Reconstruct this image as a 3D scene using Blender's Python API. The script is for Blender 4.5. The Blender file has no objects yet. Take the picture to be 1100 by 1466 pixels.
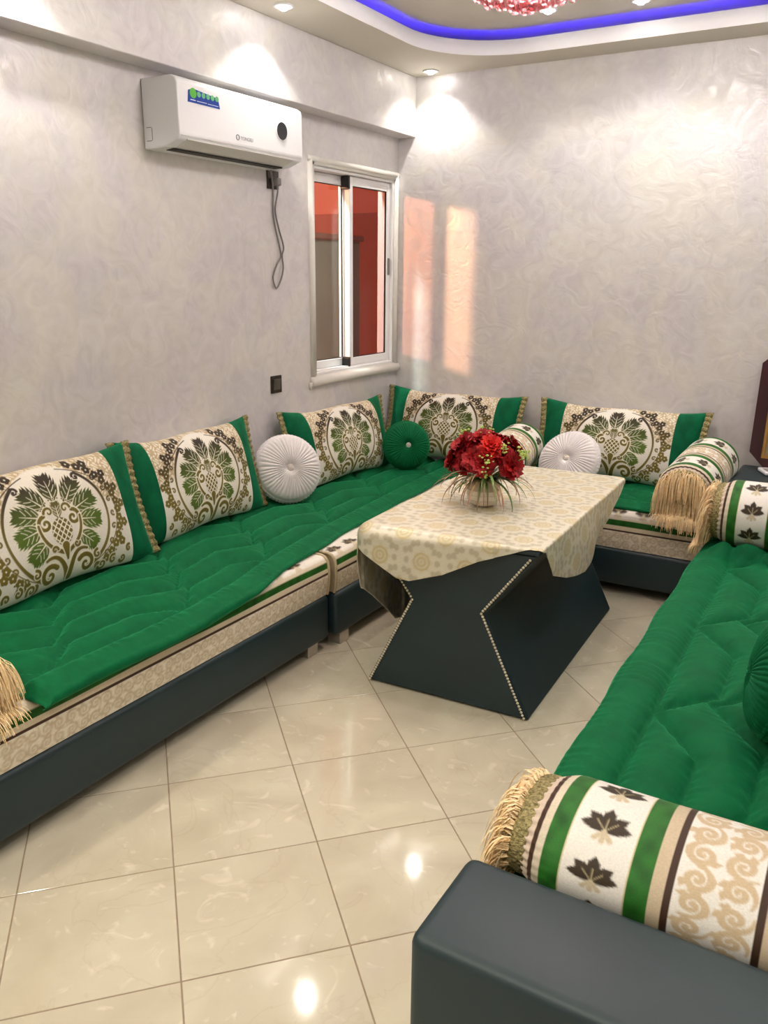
import bpy, bmesh, math, random
import numpy as np
from mathutils import Vector, Matrix

random.seed(7)
rng = np.random.default_rng(7)
scene = bpy.context.scene
C = scene.collection

# ------------------------------------------------------------------ camera
CAM = (2.70, 0.0, 1.5692)
YAW, PITCH, ROLL = math.radians(-30.597), math.radians(-15.99), math.radians(0.483)
F_PX = 1191.93
cyw, syw, cp, sp = math.cos(YAW), math.sin(YAW), math.cos(PITCH), math.sin(PITCH)
fwd = Vector((syw * cp, cyw * cp, sp)); rgt = Vector((cyw, -syw, 0)); upv = rgt.cross(fwd)
r2 = rgt * math.cos(ROLL) + upv * math.sin(ROLL); u2 = upv * math.cos(ROLL) - rgt * math.sin(ROLL)
cam_d = bpy.data.cameras.new('camera'); cam = bpy.data.objects.new('camera', cam_d); C.objects.link(cam)
cam_d.sensor_fit = 'VERTICAL'; cam_d.sensor_height = 36.0; cam_d.lens = F_PX * 36.0 / 1466.0
cam_d.clip_start = 0.02
cam.matrix_world = Matrix(((r2.x, u2.x, -fwd.x, CAM[0]), (r2.y, u2.y, -fwd.y, CAM[1]), (r2.z, u2.z, -fwd.z, CAM[2]), (0, 0, 0, 1)))
scene.camera = cam

# ------------------------------------------------------------------ world, sun, exposure
scene.view_settings.view_transform = 'Standard'
scene.view_settings.look = 'None'
scene.view_settings.gamma = 1.0
scene.view_settings.use_curve_mapping = False
scene.view_settings.exposure = 1.06
world = bpy.data.worlds.new('sunset_sky'); scene.world = world; world.use_nodes = True
wn = world.node_tree.nodes; wl = world.node_tree.links
bg = wn['Background']
tc = wn.new('ShaderNodeTexCoord'); sx = wn.new('ShaderNodeSeparateXYZ'); wr = wn.new('ShaderNodeValToRGB')
wl.new(tc.outputs['Generated'], sx.inputs[0]); wl.new(sx.outputs['Z'], wr.inputs[0]); wl.new(wr.outputs[0], bg.inputs[0])
wr.color_ramp.elements[0].position = 0.0; wr.color_ramp.elements[0].color = (0.66, 0.115, 0.06, 1)
wr.color_ramp.elements[1].position = 0.45; wr.color_ramp.elements[1].color = (0.80, 0.14, 0.05, 1)
bg.inputs[1].default_value = 0.55

sun_d = bpy.data.lights.new('evening_sun', 'SUN'); sun = bpy.data.objects.new('evening_sun', sun_d); C.objects.link(sun)
sun_d.energy = 1.3; sun_d.color = (1.0, 0.50, 0.26); sun_d.angle = math.radians(4.0)
sun.rotation_euler = Vector((0.73, 1.0, -0.15)).to_track_quat('-Z', 'Y').to_euler()

LAMP = dict(left=10.0, right=13.0, upper=6.0, hall=38.0, chandelier=34.0)

# ------------------------------------------------------------------ helpers
def S(r, g, b):
    f = lambda c: (c / 255 / 12.92) if c / 255 <= 0.04045 else ((c / 255 + 0.055) / 1.055) ** 2.4
    return (f(r), f(g), f(b))
def SA(r, g, b): return np.array(S(r, g, b))

def mat(name, col, rough=0.5, metal=0.0, var=0.0, vscale=8.0, bump=0.0, bscale=60.0, vcol=False, sheen=0.0, sheen_tint=None,
        spec=0.5, coat=0.0, emit=None, estr=0.0, stretch=None, col2=None, alpha_trans=0.0, ior=1.45, bdist=0.004, detail=4.0):
    m = bpy.data.materials.new(name); m.use_nodes = True
    n = m.node_tree.nodes; l = m.node_tree.links; p = n['Principled BSDF']
    p.inputs['Roughness'].default_value = rough; p.inputs['Metallic'].default_value = metal
    p.inputs['Specular IOR Level'].default_value = spec; p.inputs['IOR'].default_value = ior
    p.inputs['Coat Weight'].default_value = coat; p.inputs['Coat Roughness'].default_value = 0.15
    p.inputs['Transmission Weight'].default_value = alpha_trans
    if sheen:
        p.inputs['Sheen Weight'].default_value = sheen; p.inputs['Sheen Roughness'].default_value = 0.35
        p.inputs['Sheen Tint'].default_value = (*(sheen_tint or (1, 1, 1)), 1)
    if emit:
        p.inputs['Emission Color'].default_value = (*emit, 1); p.inputs['Emission Strength'].default_value = estr
    t = n.new('ShaderNodeTexCoord'); mp = n.new('ShaderNodeMapping'); l.new(t.outputs['Object'], mp.inputs[0])
    if stretch: mp.inputs['Scale'].default_value = stretch
    base = None
    if vcol:
        a = n.new('ShaderNodeAttribute'); a.attribute_name = 'Col'; base = a.outputs['Color']
    nz = n.new('ShaderNodeTexNoise'); nz.inputs['Scale'].default_value = vscale; nz.inputs['Detail'].default_value = detail
    l.new(mp.outputs[0], nz.inputs['Vector'])
    mx = n.new('ShaderNodeMix'); mx.data_type = 'RGBA'
    if vcol:
        mx.blend_type = 'MULTIPLY'; mx.inputs[0].default_value = 1.0
        rp = n.new('ShaderNodeValToRGB'); rp.color_ramp.elements[0].position = 0.3; rp.color_ramp.elements[1].position = 0.7
        rp.color_ramp.elements[0].color = (1 - var,) * 3 + (1,); rp.color_ramp.elements[1].color = (1, 1, 1, 1)
        l.new(nz.outputs['Fac'], rp.inputs[0]); l.new(base, mx.inputs[6]); l.new(rp.outputs[0], mx.inputs[7])
    else:
        rp = n.new('ShaderNodeMapRange'); rp.inputs[1].default_value = 0.32; rp.inputs[2].default_value = 0.68
        l.new(nz.outputs['Fac'], rp.inputs[0]); l.new(rp.outputs[0], mx.inputs[0])
        c2 = col2 if col2 else tuple(c * (1 - var) for c in col)
        mx.inputs[6].default_value = (*col, 1); mx.inputs[7].default_value = (*c2, 1)
    l.new(mx.outputs[2], p.inputs['Base Color'])
    if bump:
        nb = n.new('ShaderNodeTexNoise'); nb.inputs['Scale'].default_value = bscale; nb.inputs['Detail'].default_value = detail
        l.new(mp.outputs[0], nb.inputs['Vector'])
        b = n.new('ShaderNodeBump'); b.inputs['Strength'].default_value = bump; b.inputs['Distance'].default_value = bdist
        l.new(nb.outputs['Fac'], b.inputs['Height']); l.new(b.outputs[0], p.inputs['Normal'])
    return m

def link(o, parent=None):
    C.objects.link(o)
    if parent is not None: o.parent = parent
    return o
def finish_mesh(me, m, smooth):
    if m is not None: me.materials.append(m)
    if smooth: me.polygons.foreach_set('use_smooth', [True] * len(me.polygons))
    me.update()
def mobj(name, V, F, m, parent=None, smooth=False, col=None):
    me = bpy.data.meshes.new(name); me.from_pydata([tuple(map(float, v)) for v in V], [], [tuple(map(int, f)) for f in F])
    if col is not None: set_col(me, col)
    finish_mesh(me, m, smooth)
    return link(bpy.data.objects.new(name, me), parent)
def set_col(me, col):
    a = me.attributes.new('Col', 'FLOAT_COLOR', 'POINT')
    c = np.ones((len(me.vertices), 4), dtype=np.float32); c[:, :3] = np.asarray(col).reshape(-1, 3)
    a.data.foreach_set('color', c.ravel())
def grid_me(name, P, m, cu=False, cv=False, col=None, smooth=True, flip=False):
    n, k = P.shape[:2]; idx = np.arange(n * k).reshape(n, k)
    A = idx if not cu else np.vstack([idx, idx[:1]])
    if cv: A = np.hstack([A, A[:, :1]])
    f = np.stack([A[:-1, :-1], A[1:, :-1], A[1:, 1:], A[:-1, 1:]], -1).reshape(-1, 4)
    if flip: f = f[:, ::-1]
    me = bpy.data.meshes.new(name)
    me.vertices.add(n * k); me.vertices.foreach_set('co', P.reshape(-1).astype(np.float32))
    me.loops.add(f.size); me.loops.foreach_set('vertex_index', f.ravel().astype(np.int32))
    me.polygons.add(len(f)); me.polygons.foreach_set('loop_start', np.arange(0, f.size, 4, dtype=np.int32))
    me.polygons.foreach_set('loop_total', np.full(len(f), 4, dtype=np.int32))
    me.update(calc_edges=True); me.validate()
    if col is not None: set_col(me, col)
    finish_mesh(me, m, smooth)
    return me
def gobj(name, P, m, parent=None, **k):
    return link(bpy.data.objects.new(name, grid_me(name, P, m, **k)), parent)
def tag(o, label=None, cat=None, group=None, kind=None):
    if label: o['label'] = label
    if cat: o['category'] = cat
    if group: o['group'] = group
    if kind: o['kind'] = kind
    return o
def thing(name, loc, label, cat, rot=(0, 0, 0), group=None, kind=None):
    o = link(bpy.data.objects.new(name, None)); o.location = loc; o.rotation_euler = rot
    o.empty_display_size = 0.05
    return tag(o, label, cat, group, kind)
def copy_tree(o, parent=None):
    c = o.copy(); C.objects.link(c); c.parent = parent
    for ch in list(o.children): copy_tree(ch, c)
    return c

class MB:
    """collects shapes of ONE piece, then links them as one mesh object"""
    def __init__(s): s.bm = bmesh.new()
    def box(s, a, b, bev=0.0, seg=2):
        a, b = Vector(a), Vector(b); t = bmesh.new()
        bmesh.ops.create_cube(t, size=1.0, matrix=Matrix.Translation((a + b) / 2) @ Matrix.Diagonal((*(b - a), 1.0)))
        if bev: bmesh.ops.bevel(t, geom=t.edges[:], offset=bev, segments=seg, profile=0.5, affect='EDGES', clamp_overlap=True)
        return s.merge(t)
    def merge(s, t, M=None):
        me = bpy.data.meshes.new('tmp'); t.to_mesh(me); t.free()
        if M is not None: me.transform(M)
        s.bm.from_mesh(me); bpy.data.meshes.remove(me); return s
    def prism(s, poly, axis, a, b, bev=0.0, seg=2):
        """poly in the two other axes, extruded along axis from a to b"""
        t = bmesh.new()
        def pt(p, w):
            return {'x': (w, p[0], p[1]), 'y': (p[0], w, p[1]), 'z': (p[0], p[1], w)}[axis]
        v0 = [t.verts.new(pt(p, a)) for p in poly]; v1 = [t.verts.new(pt(p, b)) for p in poly]
        t.faces.new(v0); t.faces.new(v1[::-1])
        for i in range(len(poly)):
            j = (i + 1) % len(poly); t.faces.new((v0[i], v1[i], v1[j], v0[j]))
        bmesh.ops.recalc_face_normals(t, faces=t.faces[:])
        if bev: bmesh.ops.bevel(t, geom=t.edges[:], offset=bev, segments=seg, profile=0.5, affect='EDGES', clamp_overlap=True)
        return s.merge(t)
    def lathe(s, prof, n=32, M=None):
        """prof: (r,z) list around local z"""
        t = bmesh.new(); rings = []
        for r, z in prof:
            if r < 1e-6: rings.append([t.verts.new((0, 0, z))])
            else: rings.append([t.verts.new((r * math.cos(2 * math.pi * i / n), r * math.sin(2 * math.pi * i / n), z)) for i in range(n)])
        for A, B in zip(rings[:-1], rings[1:]):
            for i in range(n):
                j = (i + 1) % n
                if len(A) == 1 and len(B) == 1: continue
                if len(A) == 1: t.faces.new((A[0], B[i], B[j]))
                elif len(B) == 1: t.faces.new((A[i], B[0], A[j]))
                else: t.faces.new((A[i], B[i], B[j], A[j]))
        bmesh.ops.recalc_face_normals(t, faces=t.faces[:])
        return s.merge(t, M)
    def tube(s, pts, r, n=8, closed=False):
        t = bmesh.new(); pts = [Vector(p) for p in pts]; rr = r if hasattr(r, '__len__') else [r] * len(pts)
        rings = []; N = len(pts); ref = Vector((0.3, 0.2, 0.93))
        for i, p in enumerate(pts):
            d = (pts[(i + 1) % N] - pts[i - 1]) if (closed or 0 < i < N - 1) else (pts[1] - pts[0] if i == 0 else pts[-1] - pts[-2])
            d.normalize(); a = d.cross(ref)
            if a.length < 1e-3: a = d.cross(Vector((1, 0, 0)))
            a.normalize(); b = d.cross(a)
            rings.append([t.verts.new(p + (a * math.cos(2 * math.pi * k / n) + b * math.sin(2 * math.pi * k / n)) * rr[i]) for k in range(n)])
        R = rings + ([rings[0]] if closed else [])
        for A, B in zip(R[:-1], R[1:]):
            for k in range(n): t.faces.new((A[k], A[(k + 1) % n], B[(k + 1) % n], B[k]))
        if not closed: t.faces.new(rings[0][::-1]); t.faces.new(rings[-1])
        bmesh.ops.recalc_face_normals(t, faces=t.faces[:])
        return s.merge(t)
    def ball(s, c, r, sub=2, sc=(1, 1, 1)):
        t = bmesh.new(); bmesh.ops.create_icosphere(t, subdivisions=sub, radius=r, matrix=Matrix.Translation(c) @ Matrix.Diagonal((*sc, 1)))
        return s.merge(t)
    def build(s, name, m, parent=None, smooth=False):
        me = bpy.data.meshes.new(name); s.bm.to_mesh(me); s.bm.free(); finish_mesh(me, m, smooth)
        return link(bpy.data.objects.new(name, me), parent)
def smooth_curve(pts, n=8):
    out = []; P = [Vector(p) for p in pts]; P = [P[0] * 2 - P[1]] + P + [P[-1] * 2 - P[-2]]
    for i in range(1, len(P) - 2):
        for k in range(n):
            t = k / n; a, b, c, d = P[i - 1], P[i], P[i + 1], P[i + 2]
            out.append(0.5 * ((2 * b) + (c - a) * t + (2 * a - 5 * b + 4 * c - d) * t * t + (3 * b - a - 3 * c + d) * t ** 3))
    return out + [P[-2]]
def vnoise(x, y, s, seed=0):
    """cheap smooth noise from summed waves"""
    r = np.random.default_rng(seed); o = np.zeros_like(x)
    for i in range(7):
        a = r.uniform(0, 6.28); f = s * r.uniform(0.5, 1.7); o = o + np.sin((x * np.cos(a) + y * np.sin(a)) * f + r.uniform(0, 6.28))
    return o / 7

# ------------------------------------------------------------------ materials
def plaster():
    m = bpy.data.materials.new('pearl_plaster'); m.use_nodes = True
    n = m.node_tree.nodes; l = m.node_tree.links; p = n['Principled BSDF']
    t = n.new('ShaderNodeTexCoord')
    n1 = n.new('ShaderNodeTexNoise'); n1.inputs['Scale'].default_value = 2.2; n1.inputs['Detail'].default_value = 6; n1.inputs['Distortion'].default_value = 1.6
    n2 = n.new('ShaderNodeTexNoise'); n2.inputs['Scale'].default_value = 9.0; n2.inputs['Detail'].default_value = 8; n2.inputs['Distortion'].default_value = 2.2
    for q in (n1, n2): l.new(t.outputs['Object'], q.inputs['Vector'])
    r1 = n.new('ShaderNodeValToRGB'); e = r1.color_ramp.elements
    e[0].position = 0.34; e[0].color = (*S(209, 205, 209), 1); e[1].position = 0.68; e[1].color = (*S(219, 216, 210), 1)  # own pearly variation, plus some cove LED tint put into the lilac tone
    l.new(n1.outputs['Fac'], r1.inputs[0])
    mx = n.new('ShaderNodeMix'); mx.data_type = 'RGBA'; mx.blend_type = 'OVERLAY'; mx.inputs[0].default_value = 0.34
    l.new(r1.outputs[0], mx.inputs[6]); l.new(n2.outputs['Fac'], mx.inputs[7]); l.new(mx.outputs[2], p.inputs['Base Color'])
    mr = n.new('ShaderNodeMapRange'); mr.inputs[1].default_value = 0.35; mr.inputs[2].default_value = 0.65
    mr.inputs[3].default_value = 0.30; mr.inputs[4].default_value = 0.52
    l.new(n2.outputs['Fac'], mr.inputs[0]); l.new(mr.outputs[0], p.inputs['Roughness'])
    p.inputs['Metallic'].default_value = 0.12; p.inputs['Specular IOR Level'].default_value = 0.55
    b = n.new('ShaderNodeBump'); b.inputs['Strength'].default_value = 0.24; b.inputs['Distance'].default_value = 0.010
    l.new(n2.outputs['Fac'], b.inputs['Height']); l.new(b.outputs[0], p.inputs['Normal'])
    return m
def tile_mat():
    m = bpy.data.materials.new('cream_tile'); m.use_nodes = True
    n = m.node_tree.nodes; l = m.node_tree.links; p = n['Principled BSDF']
    t = n.new('ShaderNodeTexCoord'); oi = n.new('ShaderNodeObjectInfo')
    va = n.new('ShaderNodeVectorMath'); va.operation = 'SCALE'; va.inputs['Scale'].default_value = 1.0
    cm = n.new('ShaderNodeCombineXYZ'); mu = n.new('ShaderNodeMath'); mu.operation = 'MULTIPLY'; mu.inputs[1].default_value = 40.0
    l.new(oi.outputs['Random'], mu.inputs[0]); l.new(mu.outputs[0], cm.inputs[2])
    ad = n.new('ShaderNodeVectorMath'); l.new(t.outputs['Object'], ad.inputs[0]); l.new(cm.outputs[0], ad.inputs[1])
    n1 = n.new('ShaderNodeTexNoise'); n1.inputs['Scale'].default_value = 4.0; n1.inputs['Detail'].default_value = 6; n1.inputs['Distortion'].default_value = 0.8
    n2 = n.new('ShaderNodeTexNoise'); n2.inputs['Scale'].default_value = 7.0; n2.inputs['Detail'].default_value = 9; n2.inputs['Distortion'].default_value = 3.0
    for q in (n1, n2): l.new(ad.outputs[0], q.inputs['Vector'])
    r1 = n.new('ShaderNodeValToRGB'); e = r1.color_ramp.elements
    e[0].position = 0.3; e[0].color = (*S(186, 177, 156), 1); e[1].position = 0.7; e[1].color = (*S(200, 194, 172), 1)
    l.new(n1.outputs['Fac'], r1.inputs[0])
    r2_ = n.new('ShaderNodeValToRGB'); e = r2_.color_ramp.elements
    e[0].position = 0.60; e[0].color = (0, 0, 0, 1); e[1].position = 0.72; e[1].color = (1, 1, 1, 1)
    l.new(n2.outputs['Fac'], r2_.inputs[0])
    mx = n.new('ShaderNodeMix'); mx.data_type = 'RGBA'; mx.inputs[7].default_value = (*S(222, 213, 196), 1)
    ml = n.new('ShaderNodeMath'); ml.operation = 'MULTIPLY'; ml.inputs[1].default_value = 0.55
    l.new(r2_.outputs[0], ml.inputs[0]); l.new(ml.outputs[0], mx.inputs[0]); l.new(r1.outputs[0], mx.inputs[6])
    r3 = n.new('ShaderNodeValToRGB'); e = r3.color_ramp.elements                      # thin brown veins
    e[0].position = 0.478; e[0].color = (0, 0, 0, 1); e[1].position = 0.488; e[1].color = (1, 1, 1, 1)
    k = e.new(0.498); k.color = (0, 0, 0, 1)
    n3 = n.new('ShaderNodeTexNoise'); n3.inputs['Scale'].default_value = 2.6; n3.inputs['Detail'].default_value = 5; n3.inputs['Distortion'].default_value = 1.2
    l.new(ad.outputs[0], n3.inputs['Vector']); l.new(n3.outputs['Fac'], r3.inputs[0])
    m4 = n.new('ShaderNodeMath'); m4.operation = 'MULTIPLY'; m4.inputs[1].default_value = 0.12; l.new(r3.outputs[0], m4.inputs[0])
    mx2 = n.new('ShaderNodeMix'); mx2.data_type = 'RGBA'; mx2.inputs[7].default_value = (*S(150, 125, 100), 1)
    l.new(m4.outputs[0], mx2.inputs[0]); l.new(mx.outputs[2], mx2.inputs[6])
    l.new(mx2.outputs[2], p.inputs['Base Color'])
    p.inputs['Roughness'].default_value = 0.07; p.inputs['Specular IOR Level'].default_value = 0.5
    return m
M = dict(
    plaster=plaster(), tile=tile_mat(),
    grout=mat('grout', S(150, 132, 112), 0.8, var=0.2, vscale=30),
    ceil=mat('ceiling_paint', S(214, 208, 196), 0.7, var=0.03, vscale=3),
    lip=mat('lip_paint', S(240, 238, 240), 0.6, var=0.02),
    white_al=mat('white_aluminium', S(232, 232, 232), 0.35, var=0.03, vscale=4),
    moulding=mat('plaster_moulding', S(226, 223, 216), 0.5, var=0.05, vscale=14),
    black=mat('black_plastic', S(26, 24, 23), 0.35, var=0.2),
    rubber=mat('black_gasket', S(15, 15, 15), 0.6, var=0.2),
    bronze=mat('bronze_plate', S(62, 54, 50), 0.3, 0.4, var=0.2, vscale=30),
    bronze2=mat('bronze_rocker', S(112, 104, 98), 0.3, 0.5, var=0.1, vscale=30),
    ac=mat('ac_plastic', S(233, 234, 237), 0.28, var=0.02, vscale=3),
    acg=mat('ac_plastic_shade', S(214, 212, 208), 0.4, var=0.02, vscale=3),
    slot=mat('ac_slot', S(50, 46, 42), 0.7, var=0.2),
    grey=mat('grey_cable', S(128, 124, 122), 0.5, var=0.1),
    blue=mat('sticker_blue', S(20, 62, 160), 0.35, var=0.15, vscale=12),
    green_dot=mat('sticker_green', S(96, 190, 60), 0.35, var=0.2, vscale=20),
    teal_dot=mat('sticker_pale_green', S(110, 190, 130), 0.35, var=0.2, vscale=20),
    sticker_white=mat('sticker_white', S(225, 235, 250), 0.35, var=0.05),
    logo=mat('logo_grey', S(150, 152, 160), 0.35, 0.4, var=0.05),
    display=mat('display_glass', S(22, 25, 32), 0.12, var=0.2, coat=0.6),
    leather=mat('dark_teal_leather', S(19, 45, 51), 0.48, var=0.25, vscale=5, bump=0.12, bscale=380, bdist=0.001, spec=0.7),
    chrome=mat('brushed_silver', S(205, 200, 192), 0.28, 0.9, var=0.1, vscale=20),
    nail=mat('nailhead_pewter', S(232, 222, 198), 0.35, 0.35, var=0.1, vscale=60),
    velvet=mat('green_velvet', S(3, 98, 56), 0.7, var=0.22, vscale=11, bump=0.35, bscale=40, bdist=0.005, sheen=0.6, sheen_tint=S(80, 215, 150), spec=0.15),
    velvet_end=mat('green_velvet_panel', S(4, 98, 62), 0.75, var=0.35, vscale=16, bump=0.4, bscale=22, bdist=0.008, sheen=0.5, sheen_tint=S(60, 190, 135), spec=0.15),
    fabric=mat('jacquard', (1, 1, 1), 0.55, var=0.14, vscale=260, vcol=True, bump=0.25, bscale=420, bdist=0.0012, sheen=0.15, spec=0.35),
    cover=mat('mattress_jacquard', (1, 1, 1), 0.6, var=0.12, vscale=160, vcol=True, bump=0.2, bscale=260, bdist=0.001, spec=0.3),
    ivory=mat('ivory_satin', S(226, 221, 208), 0.45, var=0.06, vscale=12, bump=0.3, bscale=14, bdist=0.01),
    brocade=mat('gold_brocade', (1, 1, 1), 0.36, 0.22, var=0.08, vscale=220, vcol=True, bump=0.25, bscale=9, bdist=0.02, spec=0.5),
    gold=mat('gold_braid', S(178, 164, 112), 0.45, 0.3, col2=S(88, 80, 44), vscale=170, bump=0.9, bscale=170, bdist=0.004),
    fringe=mat('gold_fringe', S(252, 230, 184), 0.42, col2=S(234, 198, 142), vscale=70, sheen=0.3),
    pale=mat('pale_velvet', S(224, 219, 219), 0.6, var=0.07, vscale=22, bump=0.35, bscale=46, bdist=0.006, sheen=0.3),
    button=mat('rhinestone_button', S(205, 198, 190), 0.3, 0.45, var=0.35, vscale=160, bump=0.8, bscale=160),
    piping=mat('tan_piping', S(188, 172, 140), 0.6, var=0.2, vscale=50),
    ceramic=mat('cream_ceramic', S(228, 216, 198), 0.35, var=0.06, vscale=30),
    ceramic2=mat('sand_ceramic', S(190, 172, 146), 0.5, var=0.12, vscale=40),
    red=mat('red_petal', S(186, 8, 16), 0.6, col2=S(120, 2, 14), vscale=26),
    red2=mat('scarlet_petal', S(224, 34, 14), 0.6, col2=S(178, 10, 8), vscale=26),
    sprig=mat('lime_sprig', S(186, 208, 110), 0.6, var=0.25, vscale=40),
    stem=mat('green_stem', S(72, 110, 46), 0.6, var=0.2, vscale=30),
    wood=mat('dark_frame_wood', S(58, 22, 30), 0.3, var=0.35, vscale=14, stretch=(1, 1, 0.15)),
    goldrim=mat('gilt_rim', S(184, 142, 74), 0.35, 0.6, var=0.2, vscale=40),
    picture=mat('faded_print', S(176, 158, 120), 0.6, col2=S(104, 88, 60), vscale=9),
    render=mat('grey_render', S(118, 146, 136), 0.9, var=0.15, vscale=3),
    coping=mat('coping_stone', S(120, 104, 92), 0.9, var=0.15, vscale=5),
    facade=mat('dusky_facade', S(150, 100, 92), 0.9, var=0.12, vscale=2),
)
M['spotlens'] = mat('lamp_lens', S(255, 250, 240), 0.3, emit=(1, 0.96, 0.9), estr=22.0)
M['bulb'] = mat('chandelier_bulb', S(255, 240, 235), 0.3, emit=(1, 0.86, 0.84), estr=4.0)
M['fill_glow'] = mat('fill_lamp_glow', S(250, 250, 240), 0.3, emit=(1, 1, 0.92), estr=6.0)  # glow of the added lamp outside
M['led'] = mat('blue_led', S(30, 20, 255), 0.5, emit=(0.03, 0.006, 1.0), estr=10.0)
def leafmat():
    m = bpy.data.materials.new('grass_blade'); m.use_nodes = True
    n = m.node_tree.nodes; l = m.node_tree.links; p = n['Principled BSDF']; p.inputs['Roughness'].default_value = 0.45
    a = n.new('ShaderNodeAttribute'); a.attribute_name = 'Col'; l.new(a.outputs['Color'], p.inputs['Base Color'])
    nz = n.new('ShaderNodeTexNoise'); nz.inputs['Scale'].default_value = 60
    b = n.new('ShaderNodeBump'); b.inputs['Strength'].default_value = 0.2; l.new(nz.outputs['Fac'], b.inputs['Height']); l.new(b.outputs[0], p.inputs['Normal'])
    return m
M['blade'] = leafmat()
def glass(name, tint, refl):
    m = bpy.data.materials.new(name); m.use_nodes = True
    n = m.node_tree.nodes; l = m.node_tree.links; n.remove(n['Principled BSDF']); out = n['Material Output']
    t = n.new('ShaderNodeBsdfTransparent'); t.inputs[0].default_value = (*tint, 1)
    g = n.new('ShaderNodeBsdfGlossy'); g.inputs['Roughness'].default_value = 0.03
    fr = n.new('ShaderNodeLayerWeight'); fr.inputs[0].default_value = 0.5
    pw_ = n.new('ShaderNodeMath'); pw_.operation = 'POWER'; pw_.inputs[1].default_value = 3.5; l.new(fr.outputs['Facing'], pw_.inputs[0])
    mr = n.new('ShaderNodeMath'); mr.operation = 'MULTIPLY_ADD'; mr.inputs[1].default_value = 0.7 * refl; mr.inputs[2].default_value = 0.04 * refl; l.new(pw_.outputs[0], mr.inputs[0])
    x = n.new('ShaderNodeMixShader'); l.new(mr.outputs[0], x.inputs[0]); l.new(t.outputs[0], x.inputs[1]); l.new(g.outputs[0], x.inputs[2])
    l.new(x.outputs[0], out.inputs[0])
    return m
M['glass'] = glass('clear_glass', (0.95, 0.95, 0.95), 0.45)
M['pinkglass'] = glass('pink_crystal', (0.97, 0.68, 0.70), 1.6)
M['glass2'] = glass('screened_glass', (0.66, 0.56, 0.56), 0.35)

# ================================================================== SETTING
RX, RY0, RY1 = 3.0, -1.6, 4.70
ZC, ZU = 2.667, 2.785
# --- floor with diagonal tiles
fl = MB().box((-0.2, RY0 - 0.2, -0.15), (RX + 0.2, RY1 + 0.2, -0.0012)).build('floor', M['grout']); tag(fl, 'glossy cream marble-look floor laid with diagonal square tiles', kind='structure')
TS, T0, TA = 0.40, (1.5038, 1.660), math.radians(46.78)
def clip(poly, x0, x1, y0, y1):
    for ax, v, sgn in ((0, x0, 1), (0, x1, -1), (1, y0, 1), (1, y1, -1)):
        out = []
        for i in range(len(poly)):
            a, b = poly[i - 1], poly[i]; da, db = (a[ax] - v) * sgn, (b[ax] - v) * sgn
            if (da >= 0) != (db >= 0):
                t = da / (da - db); out.append((a[0] + (b[0] - a[0]) * t, a[1] + (b[1] - a[1]) * t))
            if db >= 0: out.append(b)
        poly = out
        if len(poly) < 3: return []
    return poly
ca, sa = math.cos(TA), math.sin(TA)
whole = None
for i in range(-14, 15):
    for j in range(-14, 15):
        cx = T0[0] + ((i + .5) * ca - (j + .5) * sa) * TS; cy = T0[1] + ((i + .5) * sa + (j + .5) * ca) * TS
        if not (-0.4 < cx < RX + .4 and RY0 - .4 < cy < RY1 + .4): continue
        h = TS / 2 - 0.0019
        sq = [(cx + (a * ca - b * sa) * h, cy + (a * sa + b * ca) * h) for a, b in ((-1, -1), (1, -1), (1, 1), (-1, 1))]
        pl = clip(sq, 0.001, RX - .001, RY0 + .001, RY1 - .001)
        if len(pl) < 3: continue
        inside = all(0.001 < x < RX - .001 and RY0 + .001 < y < RY1 - .001 for x, y in sq)
        if inside and whole is not None:
            o = link(bpy.data.objects.new('tile', whole), fl); o.location = (cx, cy, 0); o.rotation_euler = (0, 0, TA); continue
        if inside:
            mb = MB().prism([(-h, -h), (h, -h), (h, h), (-h, h)], 'z', -0.008, 0.0, 0.0008, 1)
            o = mb.build('tile', M['tile'], fl); o.location = (cx, cy, 0); o.rotation_euler = (0, 0, TA); whole = o.data
        else:
            area = abs(sum(pl[k - 1][0] * pl[k][1] - pl[k][0] * pl[k - 1][1] for k in range(len(pl)))) / 2
            if area < 0.002: continue
            MB().prism([(x - cx, y - cy) for x, y in pl], 'z', -0.008, 0.0).build('tile', M['tile'], fl).location = (cx, cy, 0)

# --- walls
WY0, WY1, WZ0, WZ1 = 3.80, 4.662, 1.018, 2.112
wl_ = MB()
wl_.box((-0.115, RY0 - .2, 0), (0, WY0, 3.0)).box((-0.115, WY1, 0), (0, RY1 + .2, 3.0)).box((-0.115, WY0, 0), (0, WY1, WZ0)).box((-0.115, WY0, WZ1), (0, WY1, 3.0))
tag(wl_.build('wall_left', M['plaster']), 'pearly grey-lilac plaster wall with a sliding window', kind='structure')
tag(MB().box((0, RY1, 0), (RX, RY1 + .2, 3.0)).build('wall_back', M['plaster']), 'pearly grey-lilac plaster wall behind the flowered table', kind='structure')
tag(MB().box((RX, RY0 - .2, 0), (RX + .2, RY1 + .2, 3.0)).build('wall_right', M['plaster']), 'pearly plaster wall behind the quilted right-hand sofa', kind='structure')
tag(MB().box((0, RY0 - .2, 0), (RX, RY0, 3.0)).build('wall_front', M['plaster']), 'pearly plaster wall at the hall side', kind='structure')
tag(MB().box((0, RY0, 2.346), (0.118, RY1, ZC), 0.003, 1).build('trim_1', M['plaster']), 'boxed plaster beam above the air conditioner', kind='structure')

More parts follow.
